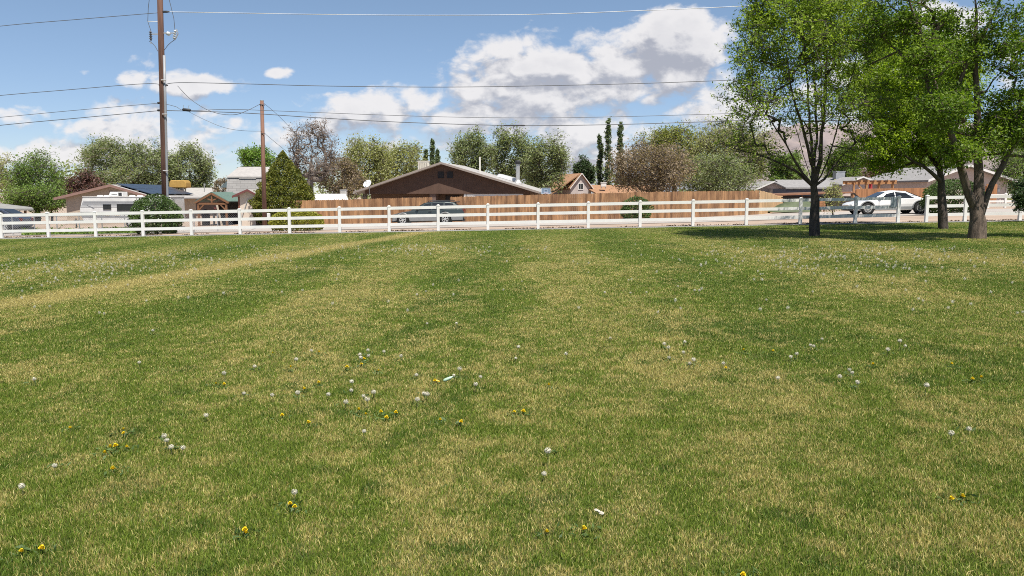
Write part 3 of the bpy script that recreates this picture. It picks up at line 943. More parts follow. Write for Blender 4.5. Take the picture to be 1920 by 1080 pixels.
# low weeds by the chain-link fence and the far band of trees beyond the last houses
V, Q = [], []
cs = []
for _ in range(2600):
    px = random.uniform(40, 262)
    yy = random.uniform(46.0, 48.5)
    q = P(px, 425, yy)
    cs.append((q.x, yy, G(q.x, yy) + abs(random.gauss(0, .13)) + .02))
V, Q = leaf_quads(np.array(cs), 0.09, rng, up=.2)
tag(link("weeds", np_mesh("weeds", V, Q), L_MIDG), "low green weeds along the foot of the chain-link fence", "weeds", kind='stuff')
cs = []
for i in range(15000):
    x = random.uniform(-150, 150)
    h = 4.6 + 1.9 * math.sin(x * .13) + 1.3 * math.sin(x * .31 + 2) + 0.9 * math.sin(x * .83)
    cs.append((x, 150 + random.uniform(-5, 5), -0.4 + random.random() ** .8 * max(1.2, h)))
V, Q = leaf_quads(np.array(cs), 0.42, rng, up=.2)
tag(link("far_treeline", np_mesh("far_treeline", V, Q), L_GREY), "grey green band of far trees beyond the last houses", "treeline", kind='stuff')

# ------------------------------------------------------------------ grass
def grass_blades():
    r = np.random.default_rng(5)
    ys = np.linspace(2.3, 38.6, 400)
    dens = np.where(ys < 5, 21000, 21000 * (5 / ys) ** 2.0)
    wid = 2 * (0.70 * ys + 1.6)
    w = dens * wid
    N = int(np.trapezoid(w, ys) if hasattr(np, 'trapezoid') else np.trapz(w, ys))
    cdf = np.cumsum(w); cdf = cdf / cdf[-1]
    y = np.interp(r.uniform(0, 1, N), cdf, ys)
    x = r.uniform(-1, 1, N) * (0.70 * y + 1.6)
    ok = y < FA.y + (FB.y - FA.y) * (x - FA.x) / (FB.x - FA.x) - 1.25 + 0.12 * np.sin(x * 1.7) + 0.1 * r.normal(size=N)
    x, y = x[ok], y[ok]
    N = len(x)
    far = np.clip(y / 5, 1, 7)
    tuft = 0.5 + 0.5 * np.sin(x * 2.1 + 1.3 * np.sin(y * 1.7)) * np.sin(y * 2.6 + x * .7)
    h = (0.015 + 0.015 * r.uniform(0, 1, N) + 0.008 * tuft) * (1 + 0.25 * (r.uniform(0, 1, N) > .93))
    h *= (1 - 0.25 * np.clip((y - 12) / 20, 0, 1))
    wd = 0.0019 * far * r.uniform(.7, 1.3, N)
    a = r.uniform(0, 2 * np.pi, N)
    la = r.uniform(0, 2 * np.pi, N)
    lean = np.abs(r.normal(0.35, 0.35, N))
    z = gz(x, y) - 0.004
    base = np.stack([x, y, z], 1)
    sd = np.stack([np.cos(a), np.sin(a), np.zeros(N)], 1) * wd[:, None]
    ld = np.stack([np.cos(la), np.sin(la), np.zeros(N)], 1)
    mid = base + np.stack([np.zeros(N), np.zeros(N), h * .55], 1) + ld * (h * lean * .28)[:, None]
    tip = base + np.stack([np.zeros(N), np.zeros(N), h * np.clip(1.05 - .22 * lean, .5, 1)], 1) + ld * (h * lean)[:, None]
    V = np.stack([base - sd, base + sd, mid + sd * .8, mid - sd * .8, tip], 1).reshape(-1, 3)
    i = np.arange(N)[:, None] * 5
    Q = np.concatenate([i + np.array([[0, 1, 2]]), i + np.array([[0, 2, 3]]), i + np.array([[3, 2, 4]])], 1).reshape(-1, 3)
    print("blades", N)
    o = link("grass", np_mesh("grass", V, Q), blade_material())
    return tag(o, "mown green and straw coloured lawn grass in the foreground", "grass", kind='stuff')


grass_blades()

# ------------------------------------------------------------------ dandelions
M_STEM = mat("dandelion_stem", (0.20, 0.20, 0.07), .6, .1)
M_FLUFF = mat("dandelion_fluff", (0.60, 0.565, 0.46), .9, .03)
M_FLUFF_FAR = mat("pale_dandelion_fluff", (0.60, 0.57, 0.47), .9, .03)
M_FCORE = mat("dandelion_core", (0.42, 0.38, 0.28), .9, .1)
M_PETAL = mat("dandelion_petals", (0.70, 0.53, 0.012), .7, .08, 40.0)


def seed_head(rad, n, seed, stem_h):
    r = np.random.default_rng(seed)
    d = r.normal(size=(n, 3)); d /= np.linalg.norm(d, axis=1, keepdims=True)
    c = np.array([0, 0, stem_h])
    V, Q = frustums(c + d * rad * .15, c + d * rad * .92, np.full(n, rad * .018), np.full(n, rad * .018), 3)
    t = r.normal(size=(n, 3, 3)); 
    u = np.cross(d[:, None], t); u /= np.linalg.norm(u, axis=2, keepdims=True)
    tipc = c + d * rad * .95
    # each seed ends in a little star of hairs
    V2, Q2 = [], []
    for s in range(3):
        a = tipc + u[:, s] * rad * .20 + d * rad * .07
        b_ = tipc - u[:, s] * rad * .20 + d * rad * .07
        w = np.cross(d, u[:, s]) * rad * .032
        V2.append(np.stack([a - w, a + w, b_ + w, b_ - w], 1).reshape(-1, 3))
    V2 = np.concatenate(V2)
    Q2 = np.arange(len(V2)).reshape(-1, 4) + len(V)
    return np.concatenate([V, V2]), np.concatenate([Q, Q2])


def make_seed_dandelion(h, seed):
    root = thing("dandelion", "tall white dandelion seed head on a thin stem in the near lawn", "dandelion", (0, 0, 0), "dandelion seed heads in the near lawn")
    mb = MB(); mb.tube([(0, 0, -.01), (.004, .003, h * .5), (0, 0, h)], [.0022, .002, .0018], 5)
    mb.build("stem", M_STEM, root)
    V, Q = seed_head(.0160, 95, seed, h)
    sh = link("seed_head", np_mesh("seed_head", V, Q), M_FLUFF, root)
    mb = MB(); mb.lathe((0, 0, h - .006), [(.001, 0), (.006, .003), (.007, .007), (.003, .011)], 7)
    mb.build("core", M_FCORE, sh)
    return root


def make_flower(h):
    root = thing("dandelion", "bright yellow open dandelion flower low in the near lawn", "dandelion", (0, 0, 0), "yellow dandelion flowers in the near lawn")
    mb = MB(); mb.tube([(0, 0, -.01), (0, 0, h)], [.0022, .002], 5); mb.build("stem", M_STEM, root)
    mb = MB()
    for k in range(3):
        for i in range(18):
            a = 2 * math.pi * (i + k * .33) / 18
            q = (.0125 - .003 * k)
            c, s = math.cos(a), math.sin(a)
            z0, z1 = h - .004 + .003 * k, h + .002 + .006 * k
            mb.add([(c * .002, s * .002, z0), (c * q - s * .003, s * q + c * .003, z1), (c * q * 1.04, s * q * 1.04, z1 + .001), (c * q + s * .003, s * q - c * .003, z1)], [(0, 1, 2, 3)])
    mb.build("petals", M_PETAL, root)
    return root


near_heads = [(1144, 632), (972, 652), (967, 670), (1061, 664), (1245, 647), (1253, 653), (1254, 669), (1281, 661), (1284, 641), (1293, 681), (1300, 678), (1356, 681),
              (1541, 634), (1519, 646), (1525, 649), (1493, 664), (1482, 670), (1458, 709), (1664, 658), (1686, 643), (1697, 647), (1592, 692), (1597, 697), (1574, 707), (1607, 719),
              (1736, 727), (1816, 803), (1782, 814), (1027, 850), (1020, 886), (584, 657), (675, 667), (690, 657), (691, 668), (677, 673), (720, 659), (752, 668), (556, 677),
              (781, 703), (862, 694), (851, 702), (901, 706), (892, 722), (660, 718), (659, 731), (511, 740), (559, 740), (616, 740), (649, 755), (682, 741), (701, 737),
              (689, 752), (795, 737), (801, 741), (783, 751), (683, 805), (478, 688), (421, 702), (458, 735), (387, 779), (309, 819), (314, 824), (322, 838), (344, 838),
              (104, 870), (42, 912), (65, 712), (262, 679), (287, 620), (553, 921), (856, 607), (801, 606), (782, 554), (1212, 548), (1134, 549), (1302, 545), (1311, 547), (1182, 549)]
near_flowers = [(599, 660), (547, 690), (650, 688), (511, 663), (573, 729), (600, 718), (685, 673), (679, 683), (711, 694), (675, 770), (685, 776), (716, 774), (723, 782), (741, 776),
                (825, 786), (861, 793), (581, 792), (530, 780), (814, 715), (232, 807), (232, 811), (220, 839), (195, 849), (240, 838), (208, 838), (135, 802), (213, 880), (37, 1034),
                (75, 1028), (456, 995), (458, 998), (552, 952), (1030, 722), (964, 772), (980, 772), (1392, 658), (1448, 657), (1360, 690), (1638, 683), (1787, 683), (1823, 711),
                (1840, 711), (1787, 934), (1804, 933), (1026, 995), (1099, 995), (1392, 1074), (421, 720), (405, 718), (544, 944)]
protos = [make_seed_dandelion(.075, 1), make_seed_dandelion(.095, 2), make_seed_dandelion(.06, 3)]
fl = [make_flower(.028), make_flower(.036)]
used = set()
for i, (px, py) in enumerate(near_heads):
    k = i % 3
    h = (.075, .095, .06)[k]
    g0 = GP(px, py)
    g0 = GP(px, py + h * F / g0.y * .92)
    o = protos[k] if k not in used else dup(protos[k])
    used.add(k)
    o.location = g0
    o.rotation_euler.z = random.uniform(0, 6.28)
    s = random.uniform(.8, 1.15)
    o.scale = (s * 1.15, s * 1.15, s)
used = set()
for i, (px, py) in enumerate(near_flowers):
    k = i % 2
    g0 = GP(px, py)
    g0 = GP(px, py + .03 * F / g0.y)
    o = fl[k] if k not in used else dup(fl[k])
    used.add(k)
    o.location = g0
    o.rotation_euler = (random.uniform(-.3, .3), random.uniform(-.3, .3), random.uniform(0, 6.28))
    s = random.uniform(.85, 1.25)
    o.scale = (s, s, s)
cs = []
for i, (px, py) in enumerate(near_flowers + near_heads[::2]):
    g0 = GP(px, py + 8)
    for k in range(16):
        aa, q = random.uniform(0, 6.28), random.uniform(.01, .09)
        cs.append((g0.x + math.cos(aa) * q, g0.y + math.sin(aa) * q, g0.z + random.uniform(.006, .026)))
V, Q = leaf_quads(np.array(cs), .020, rng, up=1.6, slim=.30)
tag(link("dandelion_leaves", np_mesh("dandelion_leaves", V, Q), L_BUSH), "flat toothed dandelion leaves spread in the turf under the near flowers", "leaves", kind='stuff')
# small seed heads further out: single small plants, then the mass of them
V, Q = seed_head(.023, 40, 9, .05)
fs, fq = frustums([(0, 0, .03)], [(0, 0, .055)], [.002], [.002], 3)
far_me = np_mesh("dandelion", np.concatenate([V, fs]), np.concatenate([Q, fq + len(V)]))
far_me.materials.append(M_FLUFF_FAR)


def far_spot():
    while True:
        t = random.random()
        if t < .42:
            px, py = random.gauss(240, 230), 492 + random.gauss(0, 16) - .035 * 0
            py -= .055 * (px - 240)
        elif t < .55:
            px, py = random.gauss(820, 90), random.gauss(466, 6)
        elif t < .88:
            px, py = random.gauss(1560, 170), random.gauss(480, 17)
        else:
            px, py = random.uniform(0, 1920), random.uniform(465, 590)
        if -20 < px < 1940 and 455 < py < 600:
            return px, py


spots = sorted([far_spot() for _ in range(760)], key=lambda s: -s[1])
for (px, py) in spots[:150]:
    o = bpy.data.objects.new("dandelion", far_me)
    C.objects.link(o)
    o.location = GP(px, py + 3)
    s = random.uniform(.7, 1.2)
    o.scale = (s, s, s)
    o.rotation_euler.z = random.uniform(0, 6.28)
    tag(o, "small distant white dandelion seed head in the far half of the lawn", "dandelion", "distant dandelion seed heads")
V0 = np.concatenate([V, fs]); Q0 = np.concatenate([Q, fq + len(V)])
Vs, Qs = [], []
for (px, py) in spots[150:]:
    g0 = np.array(GP(px, py + 3))
    Vs.append(V0 * random.uniform(.7, 1.25) + g0)
    Qs.append(Q0 + len(V0) * (len(Vs) - 1))
tag(link("dandelion_patch", np_mesh("dandelion_patch", np.concatenate(Vs), np.concatenate(Qs)), M_FLUFF_FAR), "scattered white specks of distant dandelion seed heads far across the lawn", "dandelions", kind='stuff')

# bits of litter on the lawn
b = GP(831, 720)
t = thing("bottle", "flattened pale green plastic bottle with a yellow cap end lying in the lawn", "bottle", b)
mb = MB(); mb.lathe(b + Vector((.0, 0, .028)), [(.004, 0), (.013, .01), (.015, .025), (.014, .065), (.008, .088), (.006, .10)], 10, axis=(1, .25, .38))
mb.build("bottle_body", mat("pale_green_plastic", (0.36, 0.50, 0.36), .3, .1), t, smooth=True)
mb = MB(); mb.lathe(b + Vector((-.085, .03, .03)), [(.007, 0), (.009, .006), (.009, .05), (.006, .056)], 10, axis=(1, -.2, -.28))
mb.build("cap", mat("yellow_plastic", (0.75, 0.45, 0.03), .4, .1), t, smooth=True)
b = GP(1123, 968)
mb = MB()
for i in range(5):
    mb.lathe(b + Vector((-.016 + .008 * i, -.004 * i, .034 - .003 * i)), [(.002, -.008), (.010 + .002 * (i % 2), 0), (.002, .008)], 6, axis=(random.random() - .5, random.random() - .5, 1))
tag(mb.build("paper_scrap", mat("crumpled_white_paper", (0.42, 0.39, 0.32), .8, .1), None, loc=b), "crumpled whitish paper scrap lying alone in the near lawn", "paper")

# ------------------------------------------------------------------ white rail fence
M_VINYL = mat("white_vinyl", (0.74, 0.715, 0.67), 0.4, 0.04, 2.0, spec=.4)
M_VINYL_D = mat("weathered_white_vinyl", (0.66, 0.65, 0.61), 0.5, 0.10, 5.0)


def on_fence(px):
    lo, hi = 30.0, 50.0
    for _ in range(40):
        m = (lo + hi) / 2
        q = P(px, 420, m)
        if m < fence_y(q.x): lo = m
        else: hi = m
    q = P(px, 420, lo)
    return Vector((q.x, lo, G(q.x, lo)))


def fence_post(px, root, h=1.22, m=M_VINYL):
    q = on_fence(px) if not isinstance(px, Vector) else px
    w = .066
    mb = MB(Matrix.Translation(q))
    mb.box(-w, w, -w, w, -.1, h)
    p = mb.build("post", m, root)
    mb = MB(Matrix.Translation(q))
    mb.add([(-.075, -.075, h - .02), (.075, -.075, h - .02), (.075, .075, h - .02), (-.075, .075, h - .02), (-.075, -.075, h + .025), (.075, -.075, h + .025), (.075, .075, h + .025), (-.075, .075, h + .025), (0, 0, h + .06)],
           [(0, 3, 2, 1), (0, 1, 5, 4), (1, 2, 6, 5), (2, 3, 7, 6), (3, 0, 4, 7), (4, 5, 8), (5, 6, 8), (6, 7, 8), (7, 4, 8)])
    mb.build("post_cap", m, p)
    return q


def rails(a, b, root, hs=(.325, .735, 1.135)):
    d = (b - a).normalized() * .06
    for h in hs:
        mb = MB()
        mb.bar(a + d + Vector((0, 0, h)), b - d + Vector((0, 0, h)), .04, .145)
        mb.build("rail", M_VINYL, root)


posts_px = [-174, -85, 2, 90, 179, 268, 359, 450, 543, 637, 730, 822, 915, 1009, 1103, 1200, 1299, 1399, 1500, 1603, 1683]
root = thing("rail_fence", "long white three rail vinyl fence running along the lawn up to the trees", "fence", on_fence(760))
prev = None
for px in posts_px:
    q = fence_post(px, root)
    if prev is not None: rails(prev, q, root)
    prev = q
root = thing("rail_fence", "short white three rail fence run right of the opening, behind the two leafy lawn trees", "fence", on_fence(1820))
prev = None
for px in (1736, 1808, 1911, 2010):
    q = fence_post(px, root)
    if prev is not None: rails(prev, q, root)
    prev = q
root = thing("rail_fence", "far white rail fence across the side street at the right edge", "fence", P(1880, 372, 58))
prev = None
for px in (1852, 1884, 1916, 1950):
    q = P(px, 390, 58.0); q.z = G(q.x, q.y) - .1
    q = fence_post(q, root, 1.1)
    if prev is not None: rails(prev, q, root, (.55, 1.0))
    prev = q
# grey notice panel hung on the shaded end of the fence, seen from behind
b = on_fence(1672)
root = thing("notice_board", "small grey board fixed to the shaded end of the long white fence", "sign", b)
mb = MB(); q = b + Vector((0, -.075, 0))
mb.box(q.x - .145, q.x + .145, q.y - .012, q.y + .012, q.z + .72, q.z + 1.21)
mb.build("board", mat("grey_sign_back", (0.34, 0.37, 0.38), .6, .1), root, bevel=.006)
mb = MB(); mb.box(q.x - .02, q.x + .02, q.y + .013, q.y + .03, q.z + .6, q.z + 1.19)
mb.build("bracket", M_VINYL_D, root)

# ------------------------------------------------------------------ chain-link fence at the left
M_GALV = mat("galvanised_steel", (0.42, 0.42, 0.42), .45, .1, metal=.5)
a, b = P(-60, 410, 49.0), P(452, 410, 47.0)
root = thing("chain_link_fence", "low grey chain-link fence in front of the camper trailer and porch", "fence", Vector((a.x, a.y, G(a.x, a.y))))
mesh_mb = MB()
L = (b - a).length
n = 12
for i in range(n + 1):
    q = a.lerp(b, i / n); z = G(q.x, q.y)
    mb = MB(); mb.tube([(q.x, q.y, z - .1), (q.x, q.y, z + 1.13), (q.x, q.y, z + 1.16)], [.03, .03, .012], 6)
    mb.build("post", M_GALV, root)
mb = MB(); mb.tube([Vector((q.x, q.y, G(q.x, q.y) + 1.1)) for q in (a.lerp(b, i / 24) for i in range(25))], .021, 6)
mb.build("top_rail", M_GALV, root)
ns = int(L / .12)
for i in range(ns):
    for sgn in (-1, 1):
        t0, t1 = i / ns, i / ns + sgn * 1.05 / L
        if not 0 <= t1 <= 1: continue
        q0, q1 = a.lerp(b, t0), a.lerp(b, t1)
        mesh_mb.bar((q0.x, q0.y + .03 + .004 * sgn, G(q0.x, q0.y) + .03), (q1.x, q1.y + .03 + .004 * sgn, G(q1.x, q1.y) + 1.08), .006, .006, (0, 1, 0))
mesh_mb.build("wire_mesh", M_GALV, root)

# ------------------------------------------------------------------ cedar board fences
M_CEDAR = mat("cedar_boards", (0.345, 0.19, 0.092), 0.85, 0.22, 1.2, stretch=(2.5, 2.5, .5), island=0.26, bump=.4, col2=(0.150, 0.075, 0.038))
M_CEDAR_L = mat("sunlit_tone_cedar_boards", (0.52, 0.34, 0.18), 0.85, 0.12, 1.2, stretch=(2.5, 2.5, .5), island=0.16)
M_CEDAR_O = mat("orange_cedar_boards", (0.33, 0.155, 0.07), 0.8, 0.16, 1.2, stretch=(2.5, 2.5, .5), island=0.18)
M_CEDAR_D = mat("dark_weathered_shaded_boards", (0.16, 0.085, 0.05), 0.9, 0.2, 1.2, stretch=(2.5, 2.5, .5), island=0.22)  # dark wood, also carries the shade on the fence by the evergreen


def board_fence(label, pts, m, picket=.14, name="board_fence", gap=.006):
    """Dog-eared pickets along the line pts = (px, top py, bottom py, Y), one panel between posts."""
    first = P(pts[0][0], pts[0][2], pts[0][3])
    root = thing(name, label, "fence", first)
    for (p0, p1) in zip(pts[:-1], pts[1:]):
        A0, A1 = P(p0[0], p0[2], p0[3]), P(p1[0], p1[2], p1[3])
        B0, B1 = P(p0[0], p0[1], p0[3]), P(p1[0], p1[1], p1[3])
        L = (A1 - A0).length
        d = (A1 - A0).normalized()
        npan = max(1, round(L / 2.44))
        nrm = Vector((d.y, -d.x, 0))
        for k in range(npan):
            mb = MB()
            t0, t1 = k / npan, (k + 1) / npan
            n = max(1, round((t1 - t0) * L / picket))
            for i in range(n):
                u0 = t0 + (t1 - t0) * i / n + gap * .5 / L
                u1 = t0 + (t1 - t0) * (i + 1) / n - gap * .5 / L
                lo0, lo1 = A0.lerp(A1, u0), A0.lerp(A1, u1)
                jz = random.uniform(-.02, .02)
                h0 = (B0.lerp(B1, u0) - lo0).z + jz
                h1 = (B0.lerp(B1, u1) - lo1).z + jz
                off = nrm * random.uniform(0, .012)
                e = (lo1 - lo0) * .22
                top = [lo0 + Vector((0, 0, h0 - .04)), lo0 + e + Vector((0, 0, h0)), lo1 - e + Vector((0, 0, h1)), lo1 + Vector((0, 0, h1 - .04))]
                front = [lo0 - Vector((0, 0, .05)), lo1 - Vector((0, 0, .05)), top[3], top[2], top[1], top[0]]
                back = [v - nrm * .018 for v in front]
                vs = [v + off for v in front + back]
                mb.add(vs, [(0, 1, 2, 3, 4, 5), (11, 10, 9, 8, 7, 6)] + [(j, j + 6, (j + 1) % 6 + 6, (j + 1) % 6) for j in range(6)])
            mb.build("board_panel", m, root)
            q = A0.lerp(A1, t0) - nrm * .09
            hh = (B0.lerp(B1, t0) - A0.lerp(A1, t0)).z
            mb = MB(); mb.box(q.x - .045, q.x + .045, q.y - .045, q.y + .045, q.z - .1, q.z + hh - .06)
            mb.build("post", m, root)
        mb = MB()
        for h in (.3, .95, 1.45):
            mb.bar(A0 - nrm * .05 + Vector((0, 0, h)), A1 - nrm * .05 + Vector((0, 0, h)), .04, .09)
        mb.build("stringer", m, root)
    return root


board_fence("cedar board fence left of the opening behind the grey wagon", [(548, 376, 419, 56.5), (660, 373.5, 418, 56.3), (811, 369.5, 417, 56)], M_CEDAR)
board_fence("long cedar board fence right of the opening, ending at the pale corner", [(845, 369, 416.5, 56), (1100, 362.5, 411.5, 55), (1300, 358.5, 408, 54.4), (1422, 357, 405.5, 54)], M_CEDAR)
board_fence("pale return of cedar boards stepping down from the fence corner", [(1423, 357.5, 405.5, 54.1), (1444, 362, 405, 57), (1467, 372, 404.5, 60)], M_CEDAR_L)  # sunlight on the return is put into its paler board colour
board_fence("low dark shaded board fence beside the cone shaped evergreen", [(489, 389, 420, 57.4), (546, 384, 419, 57)], M_CEDAR_D)  # the evergreen's shade is put into the dark board colour
board_fence("orange cedar fence behind the white car", [(1604, 355, 388, 66), (1741, 352, 386, 66)], M_CEDAR_O)
board_fence("short piece of orange cedar fence against the grey house corner", [(1848, 347, 380, 64), (1868, 346, 380, 64)], M_CEDAR_O)

# ------------------------------------------------------------------ houses
M_GLASS = mat("dark_window_glass", (0.022, 0.025, 0.028), 0.12, 0.1, spec=.45)
M_TRIMW = mat("white_trim_paint", (0.66, 0.64, 0.61), .5, .05)
M_ROOFG = mat("pale_grey_shingles", (0.235, 0.225, 0.218), .9, .14, 5.0, bump=.4, stretch=(1, 1, 3))
M_ROOFW = mat("pale_roofing", (0.33, 0.31, 0.29), .7, .08, 3.0)  # one even pale tone
M_ROOFT = mat("tan_orange_shingles", (0.30, 0.165, 0.09), .9, .14, 4.0, bump=.4)
M_STEEL = mat("dull_steel", (0.50, 0.49, 0.47), .4, .1, metal=.6)
M_CREAM = mat("cream_metal", (0.66, 0.60, 0.50), .5, .08)


def siding(name, col, width=.2, rough=.8, vertical=True):
    """Painted boards: thin dark grooves at a regular spacing."""
    m = bpy.data.materials.new(name); m.use_nodes = True
    T = NT(m.node_tree)
    pos = T.n('ShaderNodeNewGeometry').outputs['Position']
    s = T.n('ShaderNodeSeparateXYZ', {0: pos})
    fr = T.math('FRACT', T.math('DIVIDE', s.outputs[0 if vertical else 2], width))
    gr = T.math('LESS_THAN', fr, .07)
    nz = T.noise(pos, 2.0, 6.0, .6)
    c = T.mix(T.smooth(nz, .3, .7), tuple(v * .86 for v in col), tuple(min(1, v * 1.07) for v in col))
    c = T.mix(T.math('MULTIPLY', gr, .28), c, tuple(v * .4 for v in col))
    bs = T.n('ShaderNodeBsdfPrincipled', {'Base Color': c, 'Roughness': rough, 'Specular IOR Level': .3})
    T.n('ShaderNodeOutputMaterial', {0: bs.outputs[0]})
    return m


def slab(mb, a, b, c, d, t):
    """Sheet a b c d (counter-clockwise from above) given thickness t downward."""
    q = [Vector(v) for v in (a, b, c, d)]
    lo = [v - Vector((0, 0, t)) for v in q]
    return mb.add(q + lo, [(0, 1, 2, 3), (7, 6, 5, 4)] + [(i, i + 4, (i + 1) % 4 + 4, (i + 1) % 4) for i in range(4)])


def gable(root, M, w, L, ez, az, so, fo, wall_m, roof_m, trim_m, t=.16, apex=0.0, trim_h=.2, soffit_m=None, z0=-.4, bo=None):
    """Gabled block: front at y = 0 facing -y, ridge along y. ez, az are the roof heights at eave edge and ridge."""
    hw = w / 2
    sl, sr = (az - ez) / (hw + apex), (az - ez) / (hw - apex)
    wl, wr = -hw + so, hw - so
    bo = fo if bo is None else bo
    wz = lambda x: az - t - .004 - (apex - x) * sl if x < apex else az - t - .004 - (x - apex) * sr
    mb = MB(M); mb.prism([(wl, z0), (wr, z0), (wr, wz(wr)), (apex, wz(apex)), (wl, wz(wl))], 0, L)
    wall = mb.build("wall", wall_m, root)
    mb = MB(M)
    slab(mb, (-hw, -fo, ez), (apex, -fo, az), (apex, L + bo, az), (-hw, L + bo, ez), t)
    slab(mb, (apex, -fo, az), (hw, -fo, ez), (hw, L + bo, ez), (apex, L + bo, az), t)
    roof = mb.build("roof", roof_m, root)
    mb = MB(M)
    y = -fo - .022
    for (x0, za, x1, zb) in ((-hw - .02, ez, apex, az), (apex, az, hw + .02, ez)):
        mb.add([(x0, y, za + .02), (x1, y, zb + .02), (x1, y, zb - trim_h), (x0, y, za - trim_h), (x0, y + .02, za + .02), (x1, y + .02, zb + .02), (x1, y + .02, zb - trim_h), (x0, y + .02, za - trim_h)],
               [(0, 1, 2, 3), (7, 6, 5, 4), (0, 4, 5, 1), (3, 2, 6, 7), (0, 3, 7, 4), (1, 5, 6, 2)])
    mb.build("fascia", trim_m, roof)
    return wall, roof


def window(parent, M, x0, x1, z0, z1, y=-.02, frame_m=M_TRIMW, bars=1, fw=.06):
    mb = MB(M)
    mb.box(x0 - fw, x1 + fw, y - .03, y, z1, z1 + fw); mb.box(x0 - fw, x1 + fw, y - .04, y, z0 - fw, z0)
    mb.box(x0 - fw, x0, y - .03, y, z0, z1); mb.box(x1, x1 + fw, y - .03, y, z0, z1)
    for i in range(bars):
        xx = x0 + (x1 - x0) * (i + 1) / (bars + 1)
        mb.box(xx - fw * .3, xx + fw * .3, y - .022, y, z0, z1)
    f = mb.build("window", frame_m, parent)
    mb = MB(M); mb.box(x0, x1, y - .010, y - .002, z0, z1); mb.build("pane", M_GLASS, f)
    return f


def frame_at(px, Y, rot=0.0, z=None):
    q = P(px, 380, Y)
    q.z = G(q.x, Y) if z is None else z
    return q, Matrix.Translation(q) @ Matrix.Rotation(rot, 4, 'Z')


def zpx(py, Y, q):
    return P(960, py, Y).z - q.z


# --- brown gabled house
Yh = 62.5
q, M = frame_at(836, Yh, R(-10))
root = thing("gabled_house", "wide brown gabled house with black shadowed eaves, behind the cedar fence opening", "house", q)
M_BROWN = siding("brown_vertical_siding", (0.108, 0.064, 0.046), .2)
M_BROWN2 = siding("dark_brown_siding", (0.150, 0.098, 0.070), .2)
M_FASC = mat("taupe_fascia_paint", (0.30, 0.25, 0.215), .6, .06)
ez, az = zpx(359.5, Yh, q), zpx(304.5, Yh, q)
W = 14.9
wall, roof = gable(root, M, W, 7.0, ez, az, .75, .50, M_BROWN, M_ROOFW, M_FASC, apex=-.25, trim_h=.14, z0=ez - .16, t=.14)
# recessed lower storey in the shade of the gable
lo = MB(M); lo.box(-W / 2 + .8, W / 2 - .8, 1.3, 6.9, -.4, ez - .165)
lw = lo.build("wall", M_BROWN2, root)
Mw = M @ Matrix.Translation((0, 1.3, 0))
window(lw, Mw, -3.9, -2.3, ez - 1.55, ez - .50, bars=1, frame_m=M_FASC)
window(lw, Mw, 1.9, 4.4, ez - 1.5, ez - .45, bars=1)
mb = MB(Mw); mb.box(-.35, .75, -.06, -.003, -.2, ez - .30); mb.build("door", mat("black_brown_door", (0.025, 0.02, 0.018), .5, .1), root)
mb = MB(M); mb.box(-1.35, -.85, .1, 1.297, -.4, ez - .165); mb.build("pillar", mat("mauve_brown_brick", (0.17, 0.115, 0.095), .9, .2, 8.0), root)
mb = MB(M); mb.box(1.45, 1.62, .05, .2, -.4, ez - .165); mb.box(1.66, W / 2 - 1.3, .05, .17, ez - .38, ez - .167); mb.build("porch_frame", M_TRIMW, root)
v = MB(M)
for x0 in (-.62, .12):
    v.box(x0, x0 + .48, -.05, -.004, az - 1.22, az - .72)
v.build("gable_vent", mat("black_vent_slats", (0.02, 0.018, 0.02), .7, .1), wall)
gx = P(832, 330, Yh)
mb = MB(M)
mb.tube([(-W / 2 + .1, -.5, ez - .16), (-W / 2 + .45, -.2, ez - .3), (-W / 2 + .72, -.06, ez - .45), (-W / 2 + .72, -.06, -.2)], .035, 6)
mb.build("downpipe", M_FASC, roof)
# roof fittings: vent pipe, stove pipe, skylight
def roofz(x):
    return az - abs(x + .25) * (az - ez) / (W / 2 + (.25 if x > -.25 else -.25))
mb = MB(M); mb.tube([(2.1, 3.0, roofz(2.1) - .05), (2.1, 3.0, roofz(2.1) + 1.25)], .07, 8); mb.build("vent_pipe", mat("cream_pipe_paint", (0.7, 0.66, 0.58), .5, .06), roof)
mb = MB(M); mb.tube([(5.05, 4.2, roofz(5.05) - .1), (5.05, 4.2, roofz(5.05) + 1.55)], .17, 12); mb.lathe((5.05, 4.2, roofz(5.05) - .02), [(.42, 0), (.25, .18), (.18, .3)], 12)
sp = mb.build("stove_pipe", M_STEEL, roof, smooth=False)
mb = MB(M); mb.lathe((5.05, 4.2, roofz(5.05) + 1.552), [(.19, 0), (.24, .04), (.24, .22), (.12, .32)], 12); mb.build("pipe_cap", mat("black_flue_cap", (0.02, 0.02, 0.02), .6, .1), sp)
mb = MB(M)
mb.add([(3.2, 4.6, roofz(3.2) + .02), (4.9, 4.6, roofz(4.9) + .02), (4.9, 6.4, roofz(4.9) + .02), (3.2, 6.4, roofz(3.2) + .02), (3.35, 4.7, roofz(3.35) + .3), (4.75, 4.7, roofz(4.75) + .34), (4.75, 6.3, roofz(4.75) + .34), (3.35, 6.3, roofz(3.35) + .3)],
       [(0, 1, 5, 4), (1, 2, 6, 5), (2, 3, 7, 6), (3, 0, 4, 7), (4, 5, 6, 7)])
mb.build("skylight", mat("milky_skylight", (0.5, 0.5, 0.5), .3, .05), roof)


